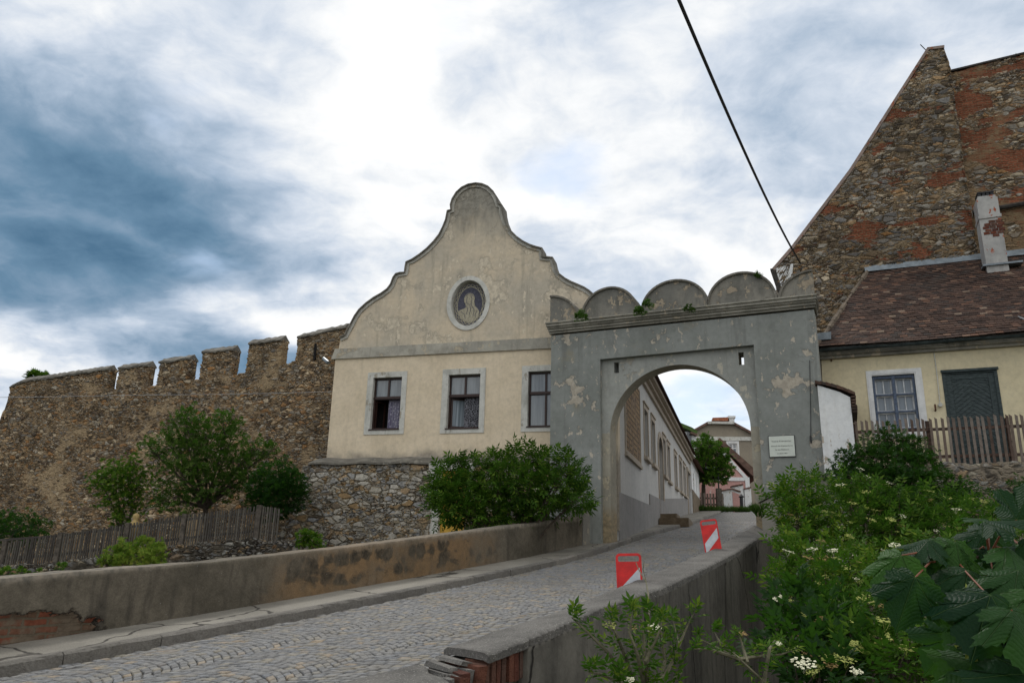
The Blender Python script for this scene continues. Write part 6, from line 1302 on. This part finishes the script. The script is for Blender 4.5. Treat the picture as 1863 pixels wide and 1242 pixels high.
sprout('elder_sapling', 'bare-stemmed elder shoot reaching right across the foot of the dark parapet', Vector((at(1390, 1242, 4.3).x, 4.3, -2.2)),
  [[(1420,1400,4.3), (1385,1235,4.3), (1345,1198,4.3), (1300,1175,4.3), (1270,1160,4.3)], [(1345,1198,4.3), (1290,1180,4.2), (1262,1180,4.2)], [(1360,1205,4.3), (1350,1170,4.4), (1345,1155,4.4)], [(1345,1198,4.3), (1390,1192,4.4), (1420,1190,4.4), (1440,1183,4.4)], [(1390,1240,4.3), (1400,1180,4.3), (1410,1165,4.4), (1418,1172,4.4)], [(1345,1198,4.3), (1310,1168,4.35), (1300,1150,4.4)]],
  .10, 26, 'elder_bright', [(1417,1170,4.3,6,FWt), (1352,1152,4.4,8,FBr)])
bm = B(); pts = [at(1180,1085,7.0), at(1176,1060,7.3), at(1162,1035,7.6), at(1157,1023,7.7)]; b = Vector(pts[0]); tube(bm, [at(1180,1150,6.6)-b, at(1180,1110,6.9)-b] + [p-b for p in pts], [.011,.009,.008,.006,.005,.004], 5); tube(bm, [pts[1]-b, at(1170,1035,7.4)-b, at(1172,1020,7.4)-b], [.005, .004, .003], 5)
tag(obj('dry_twig', bm, 'twig', None, Fr((b.x, b.y), 0, b.z)), 'thin pale bare twig crossing the nearer beacon', 'twig')

# ------------------------------------------------------------ maple branch close on the right
mb = Vector((1.75, 1.9, -1.7)); mp_ = thing('maple_tree', 'maple with big dark lobed leaves reaching in from the right, close to the viewer', 'tree', Fr((mb.x, mb.y), 0, mb.z))
def maple_outline():
    half = [(0,0), (.07,-.07), (.18,-.13), (.30,-.14), (.33,-.09), (.44,-.09), (.47,-.02), (.58,.00), (.53,.07), (.57,.13), (.48,.17), (.44,.22), (.56,.25), (.60,.31), (.72,.34), (.69,.41), (.80,.50), (.67,.52), (.63,.60), (.53,.57), (.46,.60), (.37,.55), (.33,.60), (.38,.66), (.35,.74), (.27,.76), (.25,.84), (.17,.88), (.13,.97), (.06,.99), (0,1.12)]
    return half + [(-x, y) for x, y in half[-2:0:-1]]
MO = maple_outline(); uvs = []
def maple_leaf(bm, p, tip, nrm_, s, lay):
    y = tip.normalized(); x = y.cross(nrm_).normalized(); z = x.cross(y); droop = random.uniform(.35, .8); curl = random.uniform(.2, .65); ph = random.uniform(0, 6)
    def P(u, v): r2 = u*u+v*v; return p + (x*u + y*v + z*(-droop*.55*r2 - curl*abs(u)*.5 + .06*math.sin(6*u+ph)*math.sin(5*v+ph) + .05*math.cos(9*math.atan2(u, v+.2))*r2))*s
    loops = []
    for k in (1.0, .72, .42): loops.append([(bm.verts.new(P(u*k, v*k+(1-k)*.12)), (u*k, v*k+(1-k)*.12)) for u, v in MO])
    c = (bm.verts.new(P(0, .12)), (0, .12)); n = len(MO)
    def face(vs):
        f = bm.faces.new([v[0] for v in vs]); f.smooth = True
        for l, v in zip(f.loops, vs): l[lay].uv = v[1]
    for a, b in ((0, 1), (1, 2)):
        for i in range(n): j = (i+1) % n; face((loops[a][i], loops[a][j], loops[b][j], loops[b][i]))
    for i in range(n): face((loops[2][i], loops[2][(i+1) % n], c))
ML = [((1640,1010),(1582,1092),1.45,.125,(-.2,-.6,.8)), ((1690,985),(1655,1000),1.5,.10,(-.2,-.5,.9)), ((1725,990),(1700,1040),1.5,.115,(-.1,-.7,.7)), ((1738,985),(1750,1035),1.5,.12,(.1,-.6,.8)), ((1665,1050),(1650,1125),1.4,.125,(-.3,-.8,.4)), ((1760,1040),(1735,1100),1.45,.14,(0,-.6,.8)), ((1800,1085),(1780,1150),1.35,.15,(.1,-.6,.8)), ((1790,950),(1860,930),1.5,.12,(.1,-.4,.9)), ((1830,1000),(1870,1030),1.45,.13,(.2,-.5,.9)), ((1850,1040),(1835,1085),1.4,.13,(.1,-.6,.8)), ((1780,1000),(1830,985),1.55,.11,(0,-.4,1)), ((1790,945),(1760,935),1.55,.08,(0,-.4,1)), ((1850,945),(1880,900),1.5,.12,(0,-.5,.9)), ((1740,1100),(1690,1120),1.5,.10,(-.3,-.6,.6)), ((1840,1110),(1870,1160),1.3,.13,(.2,-.6,.7)), ((1800,1180),(1850,1220),1.5,.15,(.1,-.7,.5)), ((1850,1180),(1800,1240),1.4,.15,(0,-.8,.5)), ((1760,1190),(1790,1250),1.6,.14,(-.2,-.7,.6)), ((1690,1010),(1640,1040),1.55,.09,(-.3,-.5,.8)), ((1880,1080),(1900,1120),1.35,.14,(.1,-.6,.8)), ((1880,980),(1920,1000),1.5,.13,(.1,-.6,.8)), ((1870,1230),(1830,1300),1.3,.16,(0,-.8,.5)), ((1720,1030),(1690,1075),1.6,.10,(-.1,-.7,.6)), ((1810,1060),(1790,1110),1.5,.12,(-.1,-.7,.6)), ((1700,1060),(1740,1130),1.62,.11,(.1,-.8,.4)), ((1850,1000),(1810,1050),1.6,.13,(0,-.7,.6)), ((1660,1020),(1610,1060),1.55,.09,(-.4,-.5,.7)), ((1800,960),(1780,1000),1.6,.11,(0,-.5,.8)), ((1860,1140),(1840,1190),1.6,.15,(0,-.8,.5)), ((1820,1220),(1760,1260),1.55,.15,(0,-.8,.4)), ((1900,1180),(1880,1240),1.4,.16,(0,-.8,.5)), ((1700,1000),(1730,970),1.6,.09,(0,-.4,.9))] + [((u, v), (u+du, v+dv), Y, s_, nn_) for u, v, du, dv, Y, s_, nn_ in ((1790,1130,-35,45,1.75,.15,(-.2,-.8,.4)), (1830,1060,30,50,1.8,.15,(.2,-.7,.5)), (1860,1090,-20,60,1.7,.15,(0,-.8,.4)), (1780,1210,-45,40,1.8,.16,(-.2,-.8,.3)), (1840,1200,20,60,1.75,.17,(.1,-.9,.2)), (1740,1150,-20,60,1.85,.15,(0,-.9,.3)), (1870,1000,-30,40,1.75,.14,(-.2,-.6,.6)), (1820,980,-40,30,1.8,.13,(-.1,-.6,.7)), (1800,1240,30,50,1.7,.16,(0,-.8,.4)), (1760,1070,-40,25,1.75,.12,(-.3,-.7,.5)))]
bm = B(); lay = bm.loops.layers.uv.new('leafuv'); pet = B(); node = [at(1880, 1010, 1.55)-mb, at(1880, 1120, 1.5)-mb, at(1800, 1010, 1.55)-mb, at(1720,1020,1.55)-mb]
for (pu, tp_, Y, s_, nn) in ML:
    p = at(*pu, Y)-mb; q = at(*tp_, Y-.03)-mb; t = (q-p) + Vector((0, random.uniform(-.03, .03), 0)); maple_leaf(bm, p, t, Vector(nn).normalized(), s_*.70, lay)
    nd_ = min(node, key=lambda k: (k-p).length); tube(pet, [nd_, nd_.lerp(p, .5)+Vector((0, 0, .012)), p], [.0022, .0018, .0015], 5)
bmesh.ops.recalc_face_normals(bm, faces=bm.faces); me = bpy.data.meshes.new('leaves'); bm.to_mesh(me); bm.free(); link('foliage', me, 'maple_leaf', mp_)
obj('leaf_stalks', pet, 'petiole', mp_)
bm = B(); hub = Vector((.55, .15, 1.75)); tube(bm, [Vector((.6, .2, -.1)), Vector((.57, .2, 1.0)), hub, Vector((.5, .2, 3.2))], [.09, .08, .07, .05], 10)
tube(bm, [hub+Vector((0, 0, .3)), node[0].lerp(hub, .4)+Vector((0, 0, .1)), node[0], node[2], node[3]], [.018, .012, .007, .004, .002], 6); tube(bm, [hub+Vector((0, 0, -.1)), node[1].lerp(hub, .4), node[1]], [.015, .01, .004], 6); obj('trunk', bm, 'bark', mp_)
bm = B()
for (u, v, du, dv) in ((1757,1130,-8,30), (1765,1140,4,32), (1775,1145,14,26), (1780,1130,10,38), (1757,1180,-22,-6), (1762,1175,-4,22), (1768,1178,10,30), (1790,1150,20,14), (1752,1150,-12,-3), (1770,1115,4,26), (1757,1060,4,26), (1765,1065,10,30)):
    p = at(u, v, 1.42)-mb; q = at(u+du, v+dv, 1.42+random.uniform(-.02, .02))-mb; d = q-p; x = d.cross(Vector((0, 1, 0))).normalized()*d.length*.17; n_ = Vector((0, -.004, 0))
    vs = [bm.verts.new(r_) for r_ in (p, p+d*.3+x*.55+n_, p+d*.7+x, q+x*.3+n_, q-x*.5, p+d*.6-x*.6, p+d*.25-x*.4)]; bm.faces.new(vs)
for a_ in ((1760,1100), (1775,1110)): tube(bm, [at(*a_, 1.43)-mb, at(a_[0]+3, a_[1]+35, 1.42)-mb], .0012, 4)
obj('winged_seeds', bm, 'samara', mp_)

# ------------------------------------------------------------ cables
A_ = at(1462, 488, 25.0); Bq = at(1235, 0, 9.0); dq = (Bq-A_).normalized(); C_ = A_ + dq*30
bm = B(); n = 40; pts = []
Lt = (C_-A_).length
for k in range(n+1): t = k/n; p = A_.lerp(C_, t); pts.append(p-A_+Vector((0, 0, -.9*4*t*(1-t)+.0)))
tb = (Bq-A_).length/Lt; sag0 = .9*4*tb*(1-tb); 
for k, p in enumerate(pts): p.z += sag0*min(1, (k/n)/tb)
cbl = thing('overhead_cable', 'thick black cable rising from the ruined gable across the open sky', 'cable', Fr((A_.x, A_.y), 0, A_.z))
tube(bm, pts, .028, 6); obj('cable_run', bm, 'cable', cbl)
bm = B()
for k in range(5): tube(bm, [Vector((.3*math.cos(t+k)+.1, 0, .22*math.sin(t*1.0+k*.4)-.12)) for t in np.linspace(-1.6, 1.8, 7)], .014, 5)
obj('anchor_loops', bm, 'cable', cbl)
A_ = at(604, 712, 24.4); Bq = at(0, 720, 24.0); Bq = A_ + (Bq-A_)*1.8; bm = B(); tube(bm, [(A_.lerp(Bq, k/12)-A_)+Vector((0, 0, -.25*4*(k/12)*(1-k/12)+.2*min(1, k/4))) for k in range(13)], .009, 4)
tag(obj('thin_wire', bm, 'wire', None, Fr((A_.x, A_.y), 0, A_.z)), 'thin grey wire stretched across the town wall to the cream house', 'wire')
A_ = hx(1831, 573, 0); p = FH.w(hx(1832, 573, 1.2)[0], 1.0, hx(1832, 573, 1.2)[1]); q = at(1900, 592, 17); bm = B(); tube(bm, [Vector((0, 0, 0)), (q-p)*.5+Vector((0, 0, -.02)), q-p+(q-p)*1.5], .02, 5); tag(obj('roof_wire', bm, 'wire', None, Fr((p.x, p.y), 0, p.z)), 'short pale wire leaving the tiled roof at the right edge', 'wire')
